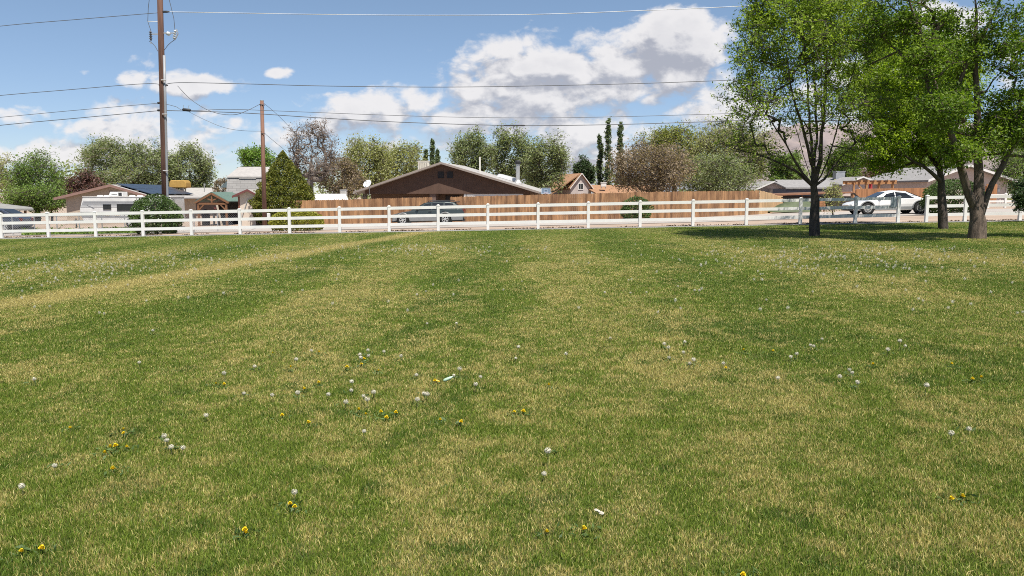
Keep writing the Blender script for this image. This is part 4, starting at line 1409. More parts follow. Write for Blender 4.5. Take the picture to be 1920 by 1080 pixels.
def cooler(root_name, label, px0, px1, py0, py1, Y, m, slats=True, legs=.35):
    """Evaporative cooler: louvred box on legs."""
    a, b2 = P(px0, py1, Y), P(px1, py0, Y)
    w, h = b2.x - a.x, b2.z - a.z
    root = thing(root_name, label, "cooler", a)
    Mx = Matrix.Translation(a)
    mb = MB(Mx); mb.box(0, w, 0, w * .9, 0, h)
    body = mb.build("cabinet", m, root, bevel=.02)
    mb = MB(Mx); mb.box(-.03, w + .03, -.03, w * .9 + .03, h + .002, h + .07); mb.build("lid", m, root)
    if slats:
        mb = MB(Mx)
        n = 5
        for i in range(n):
            x0 = w * (.08 + .86 * i / n)
            mb.box(x0, x0 + w * .09, -.012, -.002, h * .12, h * .85)
        mb.build("louver", mat("shadowed_louver", (0.30, 0.265, 0.22), .7, .1), body)
    mb = MB(Mx)
    for x in (.05, w - .05):
        for y in (.06, w * .8):
            mb.tube([(x, y, -.003), (x, y, -legs)], .03, 5)
    mb.build("stand", M_STEEL, root)
    return root


cooler("swamp_cooler", "cream louvred cooler on the roof left of the brown house apex", 783.5, 804, 303, 318, 68, M_CREAM, legs=.5)
# satellite dish near the left eave
q = P(690, 346, 61.5)
root = thing("satellite_dish", "small white satellite dish at the left eave of the brown gabled house", "satellite dish", q)
mb = MB(); mb.lathe(q, [(.02, 0), (.2, .03), (.33, .09), (.35, .13), (.34, .135), (.2, .05), (.02, .02)], 16, axis=(-.35, -.75, .55)); mb.build("dish", mat("white_dish_enamel", (.62, .62, .62), .4, .05), root, smooth=True)
mb = MB(); mb.tube([q + Vector((0, .02, 0)), q + Vector((.05, .25, -.05)), q + Vector((.05, .3, -.75))], .03, 6); mb.build("mast", M_STEEL, root)
mb = MB(); mb.tube([q + Vector((0, 0, -.3)), q + Vector((-.1, -.32, .22))], .014, 5); mb.box(q.x - .15, q.x - .05, q.y - .37, q.y - .27, q.z + .2, q.z + .28)
mb.tube([q + Vector((.12, .1, .1)), q + Vector((.12, .1, .62))], .012, 5); mb.build("feed_arm", M_STEEL, root)

# basketball backboard
q = P(1023.5, 358, 60.0)
base = Vector((q.x, q.y + .6, G(q.x, q.y)))
root = thing("basketball_hoop", "blue framed basketball backboard showing over the cedar fence", "basketball hoop", base)
mb = MB(Matrix.Translation(q)); mb.box(-.31, .31, 0, .03, -.18, .19); bd = mb.build("backboard", mat("clear_grey_backboard", (.20, .27, .36), .2, .05), root)
mb = MB(Matrix.Translation(q))
for (x0, x1, z0, z1) in ((-.34, .34, .19, .23), (-.34, .34, -.22, -.18), (-.34, -.31, -.18, .19), (.31, .34, -.18, .19), (-.14, .14, .08, .105), (-.14, .14, -.14, -.115), (-.14, -.115, -.114, .079), (.115, .14, -.114, .079)):
    mb.box(x0, x1, -.02, -.002, z0, z1)
mb.build("frame", mat("pale_blue_paint", (.45, .55, .66), .5, .05), bd)
mb = MB(Matrix.Translation(q)); mb.tube([(.2 * math.cos(t), -.24 + .2 * math.sin(t), -.16) for t in [i * math.pi / 8 for i in range(17)]], .012, 5); mb.build("rim", mat("orange_rim", (.6, .15, .03), .5, .05), root)
mb = MB(); mb.tube([base - Vector((0, 0, .1)), Vector((base.x, base.y, q.z - .5)), q + Vector((0, .05, -.05))], .05, 8); mb.build("pole", M_STEEL, root)

# --- tan-roofed house with a steep gable
Yt = 88.0
a = P(1058, 380, Yt)
q, M = frame_at(1089, Yt, R(18))
root = thing("tan_roof_house", "tan roofed house with a steep pale gable, right of the basketball hoop", "house", q)
M_LAV = siding("pale_lavender_siding", (0.46, 0.40, 0.375), .2, vertical=False)
ez, az = zpx(353, Yt, q), zpx(324.5, Yt, q)
wl, rf = gable(root, M, 2.75, 6.5, ez, az, .15, .25, M_LAV, M_ROOFT, M_TRIMW, trim_h=.1, z0=-.4)
window(wl, M, -.28, .22, ez - .1, ez + .5, bars=1)
mb = MB(M)   # long side roof running down to the left of the gable, and the low wing to the right
slab(mb, (-5.6, .2, ez - 2.0), (-.02, .2, az - .03), (-.02, 5.6, az - .03), (-5.6, 5.6, ez - 2.0), .14)
slab(mb, (.9, -2.2, ez - .55), (9.5, -2.2, ez - .55), (9.5, 2.2, ez + .40), (.9, 2.2, ez + .40), .14)
mb.build("roof", M_ROOFT, root)
mb = MB(M); mb.box(1.0, 9.3, -1.9, 2.0, -.4, ez - .72); mb.build("wall", M_LAV, root)
mb = MB(M); mb.box(-3.3, -3.1, 2.0, 2.2, ez + .2, ez + .75); mb.lathe((-3.2, 2.1, ez + .752), [(.22, 0), (.22, .14), (.1, .2)], 8); mb.build("roof_vent", mat("brown_vent_metal", (.12, .09, .08), .6, .1), root)
cooler("swamp_cooler", "white cooler box on the low tan roof wing", 1127, 1137, 343, 350, 87.5, M_TRIMW, slats=False, legs=.2)

# --- solar panel house at the left
Ys = 68.0
q, M = frame_at(202, Ys, R(2))
root = thing("solar_house", "low tan house with dark solar panels on its roof, behind the white camper trailer", "house", q)
M_TAN = mat("tan_stucco", (0.43, 0.345, 0.265), .9, .08, 6.0)
M_RBR = mat("red_brown_fascia", (0.26, 0.155, 0.125), .7, .08)
ez, az = zpx(371, Ys, q), zpx(346, Ys, q)
W = 8.5
wall, roof = gable(root, M, W, 11.0, ez, az, .75, .5, M_TAN, M_ROOFW, M_RBR, apex=.5, trim_h=.2, z0=-.4, t=.12)
mb = MB(M)
for x0 in (.22, .62):
    mb.box(x0, x0 + .3, -.04, -.004, az - .95, az - .55)
mb.build("gable_vent", mat("brown_vent_slats", (.17, .10, .08), .8, .1), wall)
M_PV = mat("solar_cells", (0.030, 0.040, 0.060), .32, .1, 8.0, spec=.35)
sr = (az - ez) / (W / 2 - .5)
for j in range(5):
    for i in range(2):
        x0, x1 = .75 + i * 1.45, .75 + i * 1.45 + 1.40
        y0, y1 = .2 + j * 2.02, .2 + j * 2.02 + 1.96
        mb = MB(M)
        f = lambda x: az - (x - .5) * sr + .17
        slab(mb, (x0, y0, f(x0)), (x1, y0, f(x1)), (x1, y1, f(x1)), (x0, y1, f(x0)), .05)
        mb.build("solar_panel", M_PV, roof)
mb = MB(M)
mb.box(W / 2 - .75 + .004, W / 2 - .72, 5.3, 6.4, .2, 1.75); mb.build("side_window", mat("dusty_pink_shutter", (.36, .27, .24), .6, .1), wall)

# --- light grey roofed house behind it, with the yellow covered cooler
q, M = frame_at(385, 92, 0)
root = thing("grey_roof_house", "pale flat looking roof behind the yellow covered cooler", "house", q)
mb = MB(M); slab(mb, (-4.6, 0, zpx(372, 92, q)), (3.9, 0, zpx(370, 92, q)), (3.3, 5, zpx(352, 97, q)), (-4.0, 5, zpx(352, 97, q)), .15); rf = mb.build("roof", M_ROOFW, root)
mb = MB(M); mb.box(-4.2, 3.6, .5, 9, -.4, zpx(374, 92, q)); mb.build("wall", mat("shade_toned_stucco", (.13, .095, .078), .9, .1), root)  # the wall's shade is put into its dark brown
for (x, h) in ((-1.2, 1.1), (2.2, 1.5)):
    mb = MB(M); mb.tube([(x, 3, zpx(362, 95, q) - .1), (x, 3, zpx(362, 95, q) + h)], .06, 6); mb.build("vent_pipe", M_STEEL, rf)
a, b2 = P(317, 352, 80), P(348.5, 338, 80)
root = thing("covered_cooler", "rooftop cooler wrapped in a yellow ochre canvas cover, right of the tall utility pole", "cooler", a)
M_OCHRE = mat("ochre_canvas", (0.42, 0.25, 0.065), .8, .12, 2.0)
mb = MB(Matrix.Translation(a)); w, h = b2.x - a.x, b2.z - a.z
pr = [(.04, 0), (0, .12), (.02, h * .6), (.10, h * .92), (.25, h)]
poly = [(x, z) for x, z in pr] + [(w - x, z) for x, z in reversed(pr)]
mb.prism(list(reversed(poly)), 0, 1.3); mb.build("cover", M_OCHRE, root, bevel=.06)
mb = MB(Matrix.Translation(a))
for x in (.35, w - .5): mb.box(x, x + .08, .3, .38, -.9, -.003); mb.box(x, x + .08, .9, .98, -.9, -.003)
mb.box(w - .85, w - .5, .45, .75, -.9, -.003)
mb.build("stand", M_STEEL, root)

# --- carport roof at the far left, with two parked vehicles
q, M = frame_at(62, 58, R(32))
root = thing("carport", "grey hipped carport roof at the left edge behind a dark blue car", "carport", q)
mb = MB(M)
ze, zr = zpx(391, 58, q), zpx(374, 60, q)
mb.add([(-10, 0, ze), (0, 0, ze), (0, 8, ze), (-10, 8, ze), (-10, 4, zr), (-4, 4, zr), (-10, 0, ze - .14), (0, 0, ze - .14), (0, 8, ze - .14), (-10, 8, ze - .14)],
       [(0, 1, 5, 4), (1, 2, 5), (2, 3, 4, 5), (0, 4, 3), (6, 9, 8, 7), (0, 6, 7, 1), (1, 7, 8, 2), (2, 8, 9, 3), (3, 9, 6, 0)])
mb.build("roof", mat("grey_green_shingles", (.22, .215, .20), .9, .1, 5.0), root)
for (x, y) in ((-.5, .4), (-.5, 7.6), (-5, .4), (-9.5, 7.6)):
    mb = MB(M); mb.box(x - .06, x + .06, y - .06, y + .06, -.3, ze - .145); mb.build("post", M_CEDAR_D, root)

# --- timber porch with a small green gabled roof
Yp = 60.0
q, M = frame_at(397, Yp, 0)
root = thing("timber_porch", "small timber gabled porch with truss beams and a green roof", "porch", q)
M_TIMB = mat("stained_timber", (0.20, 0.095, 0.045), .8, .15, 3.0, stretch=(1, 1, .3))
M_GREENR = mat("green_metal_roof", (0.10, 0.155, 0.125), .6, .08)
hw = 31.5 / F * Yp
ez, az = zpx(377, Yp, q), zpx(359.5, Yp, q)
mb = MB(M)
slab(mb, (-hw, 0, ez), (0, 0, az), (0, 4.5, az), (-hw, 4.5, ez), .08)
slab(mb, (0, 0, az), (hw, 0, ez), (hw, 4.5, ez), (0, 4.5, az), .08)
mb.build("roof", M_GREENR, root)
mb = MB(M)
for s in (-1, 1):
    mb.bar((s * hw, .02, ez - .14), (0, .02, az - .13), .12, .14)
    mb.bar((s * .05, .06, az - .65), (s * .55, .06, az - .42), .08, .08)
    mb.bar((s * (hw - .3), .06, ez - .65), (s * (hw - .75), .06, ez - .16), .08, .08)
mb.bar((-hw + .15, .06, ez - .2), (hw - .15, .06, ez - .2), .10, .14)
mb.bar((0, .06, ez - .16), (0, .06, az - .2), .1, .1, (0, 1, 0))
mb.build("truss", M_TIMB, root)
for s in (-1, 1):
    for y in (.1, 4.2):
        mb = MB(M); mb.box(s * (hw - .22) - .075, s * (hw - .22) + .075, y - .07, y + .07, -.3, ez - .28); mb.build("post", M_TIMB, root)
mb = MB(M); mb.box(-hw + .1, hw - .1, 4.3, 4.4, -.3, ez - .1); mb.build("back_wall", mat("shade_toned_wall", (.06, .05, .045), .9, .2), root)  # near-black colour stands for the shade inside the porch
mb = MB(M); mb.bar((hw - .8, -.25, ez - .3), (hw - .45, -.25, -.2), .14, .03, (0, 1, 0)); 
tag(mb.build("plank", mat("pale_plank", (.45, .38, .30), .7, .1), None, loc=q + Vector((hw - .6, -.25, 0))), "pale plank leaning on the right post of the timber porch", "plank")
qq = q + Vector((.05, .55, ez - .35))
root = thing("hanging_basket", "small pinkish hanging ornament under the timber porch", "ornament", qq)
mb = MB(); mb.lathe(qq + Vector((0, 0, -.28)), [(.03, 0), (.11, .05), (.13, .13), (.06, .2)], 9); mb.build("ornament_body", mat("pink_ornament", (.45, .18, .18), .7, .3, 12.0), root)
mb = MB(); mb.tube([qq + Vector((0, 0, -.08)), qq + Vector((0, 0, .15))], .008, 4); mb.build("cord", M_STEEL, root)
for (px, m_, lab, sc) in ((386, mat("dark_barbecue_cover", (.03, .03, .035), .7, .1), "dark covered barbecue standing under the timber porch", 1.0),):
    b = P(px, 410, 62.0); b.z = G(b.x, b.y)
    root = thing("barbecue", lab, "barbecue", b)
    mb = MB(); mb.lathe(b, [(.3, 0), (.32, .7), (.36, .85), (.34, 1.0), (.2, 1.18), (.05, 1.22)], 10); mb.build("cover", m_, root, smooth=True)
    mb = MB(); mb.box(b.x + .34, b.x + .7, b.y - .2, b.y + .2, b.z + .82, b.z + .86); mb.box(b.x + .62, b.x + .66, b.y - .18, b.y + .18, b.z, b.z + .818); mb.build("side_shelf", M_STEEL, root)

# --- barn-roofed shed, its long side facing the lawn
Yb = 65.0
q, M = frame_at(460, Yb, 0)
root = thing("barn_shed", "tall shed with a gambrel roof of pale grey shingles beside the timber porch", "shed", q)
x0, x1 = P(424, 380, Yb).x - q.x, P(500, 380, Yb).x - q.x
z1, z2, z3 = zpx(372, Yb, q), zpx(329.5, Yb, q), zpx(312, Yb + 1.4, q)
mb = MB(M); mb.prism([(0, 0)] * 0 or [(x0 + .1, -.3), (x1 - .1, -.3), (x1 - .1, z1 + .02), (x0 + .1, z1 + .02)], .25, 4.4); wl = mb.build("wall", mat("pale_blue_white_paint", (.60, .66, .72), .6, .05), root)
mb = MB(M)
for (ya, za, yb_, zb) in ((-.02, z1, .55, z2),):
    slab(mb, (x0, ya, za), (x1, ya, za), (x1, yb_, zb), (x0, yb_, zb), .1)
    mb2 = MB(M)
    slab(mb2, (x0, 4.65 - ya, za), (x0, 4.65 - yb_, zb), (x1, 4.65 - yb_, zb), (x1, 4.65 - ya, za), .1)
m_sh = bpy.data.materials.new("grey_tab_shingles"); m_sh.use_nodes = True
T = NT(m_sh.node_tree)
pos = T.n('ShaderNodeNewGeometry').outputs['Position']
s = T.n('ShaderNodeSeparateXYZ', {0: pos})
cv = T.n('ShaderNodeCombineXYZ', {0: s.outputs[0], 1: s.outputs[2], 2: 0.0}).outputs[0]
br = T.n('ShaderNodeTexBrick', {'Vector': cv, 'Color1': (0.31, 0.295, 0.28), 'Color2': (0.265, 0.252, 0.24), 'Mortar': (0.19, 0.18, 0.17), 'Scale': 1.0, 'Mortar Size': .016, 'Brick Width': .62, 'Row Height': .2})
bs = T.n('ShaderNodeBsdfPrincipled', {'Base Color': br.outputs[0], 'Roughness': .9, 'Specular IOR Level': .2})
T.n('ShaderNodeOutputMaterial', {0: bs.outputs[0]})
rf = mb.build("lower_roof", m_sh, root); mb2.build("lower_roof", m_sh, root)
mb = MB(M)
slab(mb, (x0 - .02, .42, z2 - .06), (x1 + .02, .42, z2 - .06), (x1 - .35, 2.33, z3), (x0 + .35, 2.33, z3), .1)
slab(mb, (x0 + .35, 2.33, z3), (x1 - .35, 2.33, z3), (x1 + .02, 4.2, z2 - .06), (x0 - .02, 4.2, z2 - .06), .1)
mb.box(x0 + 1.0, x0 + 2.4, .40, .44, z2 - .24, z2 - .17)
mb.build("upper_roof", M_ROOFW, root)
mb = MB(M); mb.prism([(x0 + .12, z1), (x1 - .12, z1), (x1 - .12, z2 - .15), (x0 + .12, z2 - .15)], .75, 3.9); mb.build("loft_wall", mat("blue_grey_paint", (.20, .25, .28), .7, .06), root)
mb = MB(M); mb.prism([(x0 - .9, z1 + .9), (x0 - .02, z1 + .9), (x0 - .02, z1 + 1.65)], 1.2, 3.0); mb.build("side_dormer", mat("dark_teal_shingle", (.12, .16, .17), .8, .1), root)

# --- small beige pump house with a red-brown roof
Yk = 57.5
q, M = frame_at(464, Yk, 0)
root = thing("garden_shed", "small beige shed with a red brown gabled roof edge, left of the wooden pole", "shed", q)
ez, az = zpx(367.5, Yk, q), zpx(355, Yk, q)
wl, rf = gable(root, M, 50 / F * Yk, 2.4, ez, az, .42, .3, mat("beige_stucco", (.60, .51, .42), .9, .06, 5.0), M_ROOFW, mat("maroon_fascia", (.15, .05, .045), .6, .08), apex=.12, trim_h=.14, z0=-.3, t=.08)
mb = MB(M); mb.box(-50 / F * Yk / 2 + .30, -50 / F * Yk / 2 + .415, -.02, .12, -.3, ez - .04); mb.build("corner_post", mat("red_brown_post", (.22, .09, .06), .7, .1), root)
mb = MB(M); mb.bar((-.45, -.03, .6), (.05, -.03, ez - .2), .05, .05); mb.build("brace", M_STEEL, root)
# utility boxes by the pole
b = P(504, 412, 53); b.z = G(b.x, b.y)
root = thing("meter_box", "small white electric meter box on a post beside the wooden pole", "meter box", b)
mb = MB(); mb.box(b.x - .10, b.x + .10, b.y - .08, b.y + .08, b.z + .62, b.z + .98); mb.build("box_body", M_TRIMW, root, bevel=.02)
mb = MB(); mb.tube([b - Vector((0, 0, .1)), b + Vector((0, 0, .619))], .03, 6); mb.build("post", M_GALV, root)

# --- white flat shed roof behind the cone evergreen
q, M = frame_at(620, 70, 0)
root = thing("white_roof_shed", "low white sloping shed roof between the cone shaped evergreen and the brown house", "shed", q)
mb = MB(M); zz = zpx(374, 70, q)
slab(mb, (-1.9, 0, zz), (1.6, 0, zz - .05), (.7, 3.0, zz + .50), (-2.0, 3.0, zz + .50), .08); mb.build("roof", M_TRIMW, root)
mb = MB(M); mb.box(-1.6, 1.2, .3, 3, -.3, zz - .12); mb.build("wall", M_TAN, root)
cooler("swamp_cooler", "small pale cooler on the low roof left of the brown house", 638, 649, 357, 366, 74, M_TRIMW, legs=.4)

# --- houses at the right, seen between the lawn trees
M_GREYW = mat("grey_lavender_stucco", (.42, .36, .34), .9, .06, 4.0)
M_PALEW = mat("pale_pink_stucco", (.52, .43, .385), .9, .06, 4.0)
q, M = frame_at(1446, 82, R(24))
root = thing("grey_roof_house", "low grey roofed house behind the pale fence return, with a square chimney", "house", q)
ez, az = zpx(356, 82, q), zpx(339.5, 82, q)
wl, rf = gable(root, M, 5.2, 8, ez, az, .3, .4, M_GREYW, M_ROOFG, M_TRIMW, trim_h=.12)
mb = MB(M); mb.box(-1.6, -.9, 2.0, 2.7, ez + .3, az + .45); mb.build("chimney", mat("pale_chimney_block", (.46, .39, .33), .8, .1), rf)
mb = MB(M); slab(mb, (-6, .5, ez - .2), (-2.3, .5, ez - .2), (-1.8, 4.5, ez + .55), (-5.6, 4.5, ez + .55), .12); mb.build("roof", M_ROOFG, root)
mb = MB(M); mb.box(-5.6, -2.4, .9, 4.2, -.3, ez - .35); mb.build("wall", M_GREYW, root)
cooler("swamp_cooler", "dark grey cooler on the low grey roof left of the square chimney", 1413, 1425, 342, 350, 84, mat("dark_cooler_paint", (.15, .15, .14), .6, .1), slats=False, legs=.3)
mb = MB(M); mb.box(-2.2, 2.2, -.5, -.42, ez - .62, ez - .3); mb.build("white_beam", M_TRIMW, root)  # beam in white trim paint

Yd = 68.0
q, M = frame_at(1518, Yd, R(3))
root = thing("blue_shed", "long dark blue shed with a grey roof behind the slender lawn tree", "shed", q)
hw = 49 / F * Yd
z0, z1 = zpx(351.5, Yd, q), zpx(341.5, Yd + 2, q)
mb = MB(M); slab(mb, (-hw, -.3, z0), (hw, -.3, z0), (hw, 2.2, z1), (-hw, 2.2, z1), .12); mb.build("roof", M_ROOFG, root)
mb = MB(M); mb.box(-hw + .15, hw - .15, 0, 3, -.3, z0 - .13); mb.build("wall", mat("slate_blue_siding", (.075, .085, .12), .7, .1), root)

# dark open-fronted lean-to with a board along its roof edge
Yl = 60.5
q, M = frame_at(1530, Yl, R(2))
root = thing("lean_to", "dark open lean-to with a long brown board along its roof edge", "lean-to", q)
x0, x1 = P(1452, 380, Yl).x - q.x, P(1601, 380, Yl).x - q.x
zt0, zt1 = zpx(365.5, Yl, q), zpx(360.5, Yl, q)
mb = MB(M); mb.bar((x0, 0, zt0), (x1, 0, zt1), .06, .12); mb.build("roof_board", mat("weathered_red_board", (.27, .13, .075), .8, .15), root)
mb = MB(M); slab(mb, (x0 + .05, .04, zt0), (x1 - .05, .04, zt1), (x1 - .05, 3.2, zt1 + .1), (x0 + .05, 3.2, zt0 + .1), .08); mb.build("roof", M_CEDAR_D, root)
M_DIM = mat("interior_shade_boards", (.045, .036, .03), .9, .2)  # dark tone stands for the shade inside the lean-to
mb = MB(M); mb.box(x0 + .1, x1 - .1, 3.0, 3.1, -.3, zt0 - .05); mb.box(x0 + .1, x0 + .18, .1, 2.995, -.3, zt0 - .06); mb.build("back_wall", M_DIM, root)
mb = MB(M)
for k in range(7): mb.box(x0 + .25, x1 - .15, .20, .23, -.3 + .19 * k, -.3 + .19 * k + .18)
mb.build("shade_panel_boards", M_DIM, root)  # added dark panel, fills the front in place of interior shade
mb = MB(M)
for t in (0.02, .35, .68, .98):
    xx = x0 + (x1 - x0) * t
    mb.box(xx - .05, xx + .05, .05, .15, -.3, zt0 + (zt1 - zt0) * t - .085)
mb.build("post", M_CEDAR_D, root)
mb = MB(M); mb.bar((x1, 0.1, zt1 - .06), (x1 + .55, -.2, zt1 - .6), .05, .14); mb.build("brace", M_DIM, root)
# green tarpaulin over a heap, an orange crate and a dark trailer under the trees
b = P(1492, 404, 56.0); b.z = G(b.x, b.y)
mb = MB()
n, m_ = 22, 8
prof = lambda t: 1.1 * max(0, math.sin(math.pi * min(1, t * 1.02))) ** .6
vs, fs = [], []
for i in range(n + 1):
    t = i / n
    for j in range(m_ + 1):
        u = j / m_
        hgt = prof(t) * math.sin(math.pi * u) ** .7 * (1 + .06 * math.sin(i * 2.1 + j)) * (.55 + .45 * t)
        vs.append((b.x - 1.9 + 3.5 * t, b.y - .9 + 1.8 * u, b.z + hgt))
for i in range(n):
    for j in range(m_):
        k = i * (m_ + 1) + j
        fs.append((k, k + m_ + 1, k + m_ + 2, k + 1))
mb.add(vs, fs)
tag(mb.build("tarpaulin", mat("faded_green_tarpaulin", (.075, .095, .045), .7, .2, 2.0), None, loc=b, smooth=True), "green tarpaulin draped over a heap at the end of the cedar fence", "tarpaulin")
b = P(1537, 392, 55.5); b.z = G(b.x, b.y)
root = thing("planter_box", "orange wooden planter box beside the slender lawn tree trunk, in front of the lean-to", "planter", b)
w = .42
mb = MB(Matrix.Translation(b))
for k in range(3): mb.box(-w, w, 0, .04, .24 + .17 * k, .24 + .17 * k + .155)
for k in range(3): mb.box(-w, w, .7, .74, .24 + .17 * k, .24 + .17 * k + .155)
mb.box(-w, -w + .04, .042, .698, .24, .73); mb.box(w - .04, w, .042, .698, .24, .73)
mb.build("boards", M_CEDAR_O, root)
for x in (-w + .1, w - .1):
    for y in (.08, .66):
        mb = MB(Matrix.Translation(b)); mb.box(x - .05, x + .05, y - .03, y + .03, -.05, .239); mb.build("leg", M_CEDAR_D, root)

# --- long grey house with two gables and the orange pergola
q, M = frame_at(1612, 78, R(10))
root = thing("long_grey_house", "long pale grey house with two gables behind the white car and the forked tree", "house", q)
ez, az = zpx(346, 78, q), zpx(331, 78, q)
gable(root, M, 4.4, 7, ez, az, .3, .4, M_PALEW, M_ROOFG, M_TRIMW, trim_h=.12)
M2 = M @ Matrix.Translation((0, 0, 0))
mb = MB(M)
slab(mb, (2.0, -.2, ez - .05), (9.3, -.2, ez - .05), (9.3, 3.5, az - .02), (1.2, 3.5, az - .02), .12)
slab(mb, (-7.5, .6, ez - .3), (-2.1, .6, ez - .3), (-1.2, 4.0, az - .25), (-7, 4.0, az - .25), .12)
mb.build("roof", M_ROOFG, root)
mb = MB(M); mb.box(2.05, 9.2, .6, 6, -.3, ez - .2); mb.box(-7.0, -2.0, 1.0, 6, -.3, ez - .45); lw = mb.build("wall", M_GREYW, root)
for (xa, xb) in ((3.0, 3.6), (4.3, 4.8), (6.9, 7.3)):
    window(lw, M @ Matrix.Translation((0, .6, 0)), xa, xb, ez - 1.35, ez - .75, bars=0)
mb = MB(M)
for x in (5.6, 8.9): mb.box(x - .06, x + .06, -.1, .02, -.3, ez - .18)
mb.build("porch_post", M_TRIMW, root)
Yg = 72.0
q2, M3 = frame_at(1812, Yg, R(9))
ez, az = zpx(338, Yg, q2), zpx(309, Yg, q2)
wl, rf = gable(root, M3, 8.9, 9, ez, az, .4, .7, M_PALEW, M_ROOFG, M_TRIMW, trim_h=.18, apex=-.4)
mb = MB(M3); mb.tube([(3.95, -.08, ez - .2), (3.95, -.08, -.2)], .045, 6); mb.build("downpipe", M_TRIMW, rf)
mb = MB(M3); mb.box(3.0, 3.25, -.1, -.004, ez - 1.05, ez - .75); mb.build("meter", M_STEEL, wl)
cooler("swamp_cooler", "pale square cooler on the grey roof right of the slender lawn tree", 1567, 1585, 322, 337, 81, M_GALV, slats=False, legs=.9)

Yr = 70.0
a, b2 = P(1604, 380, Yr), P(1676, 380, Yr)
root = thing("pergola", "orange stained wooden pergola in front of the long grey house", "pergola", Vector((a.x, Yr, G(a.x, Yr))))
M_PERG = mat("orange_stained_timber", (.40, .20, .085), .7, .12, 2.0)
zb, zt = P(960, 345, Yr).z, P(960, 338.5, Yr).z
for (x, y) in ((a.x + .9, 0), (b2.x - .2, 0), (a.x + .9, 2.6), (b2.x - .2, 2.6)):
    mb = MB(); mb.box(x - .08, x + .08, Yr + y - .08, Yr + y + .08, G(x, Yr) - .1, zb - .003); mb.build("post", M_PERG, root)
for y in (-.05, 2.6):
    mb = MB(); mb.box(a.x - .1, b2.x + .1, Yr + y - .05, Yr + y + .05, zb, zb + .16); mb.build("beam", M_PERG, root)
n = 6
for i in range(n):
    x = a.x + .2 + (b2.x - a.x - .4) * i / (n - 1)
    mb = MB(); mb.box(x - .09, x + .09, Yr - .6, Yr + 3.2, zb + .163, zt + .02); mb.build("rafter", M_PERG, root)
mb = MB(); mb.bar((a.x + .85, Yr, zb - .8), (a.x + .15, Yr, zb - .05), .1, .1); mb.build("brace", M_PERG, root)
b = P(1632, 352, Yr + .3)
mb = MB(); mb.add([(b.x - .12, b.y, b.z + .35), (b.x + .16, b.y + .02, b.z + .35), (b.x + .22, b.y + .05, b.z - .35), (b.x - .10, b.y + .03, b.z - .4), (b.x - .12, b.y + .05, b.z + .35), (b.x + .16, b.y + .07, b.z + .35), (b.x + .22, b.y + .1, b.z - .35), (b.x - .10, b.y + .08, b.z - .4)],
                  [(0, 3, 2, 1), (4, 5, 6, 7), (0, 1, 5, 4), (1, 2, 6, 5), (2, 3, 7, 6), (3, 0, 4, 7)])
tag(mb.build("red_cloth", mat("red_cloth", (.45, .05, .06), .8, .15), None, loc=b), "red cloth hanging from the orange pergola", "cloth")

# ------------------------------------------------------------------ vehicles
M_TYRE = mat("tyre_rubber", (.018, .018, .018), .85, .1)
M_GAP_SHADE = mat("wheel_gap_shade", (.008, .008, .008), .9, .1)
M_RIM = mat("alloy_rim", (.62, .61, .59), .3, .08, metal=.6)
M_BLKP = mat("black_plastic", (.025, .025, .027), .6, .1)
M_TAIL = mat("red_tail_lens", (.13, .012, .012), .2, .1)
M_LAMP = mat("clear_lamp_lens", (.65, .65, .63), .12, .05, spec=.8)


def carpaint(name, col, metal=.35):
    m = bpy.data.materials.new(name); m.use_nodes = True
    T = NT(m.node_tree)
    nz = T.noise(T.n('ShaderNodeNewGeometry').outputs['Position'], 1.5, 3)
    bs = T.n('ShaderNodeBsdfPrincipled', {'Base Color': T.mix(nz, tuple(c * .93 for c in col), tuple(min(1, c * 1.05) for c in col)), 'Roughness': .32, 'Metallic': metal, 'Coat Weight': .6, 'Coat Roughness': .08})
    T.n('ShaderNodeOutputMaterial', {0: bs.outputs[0]})
    return m


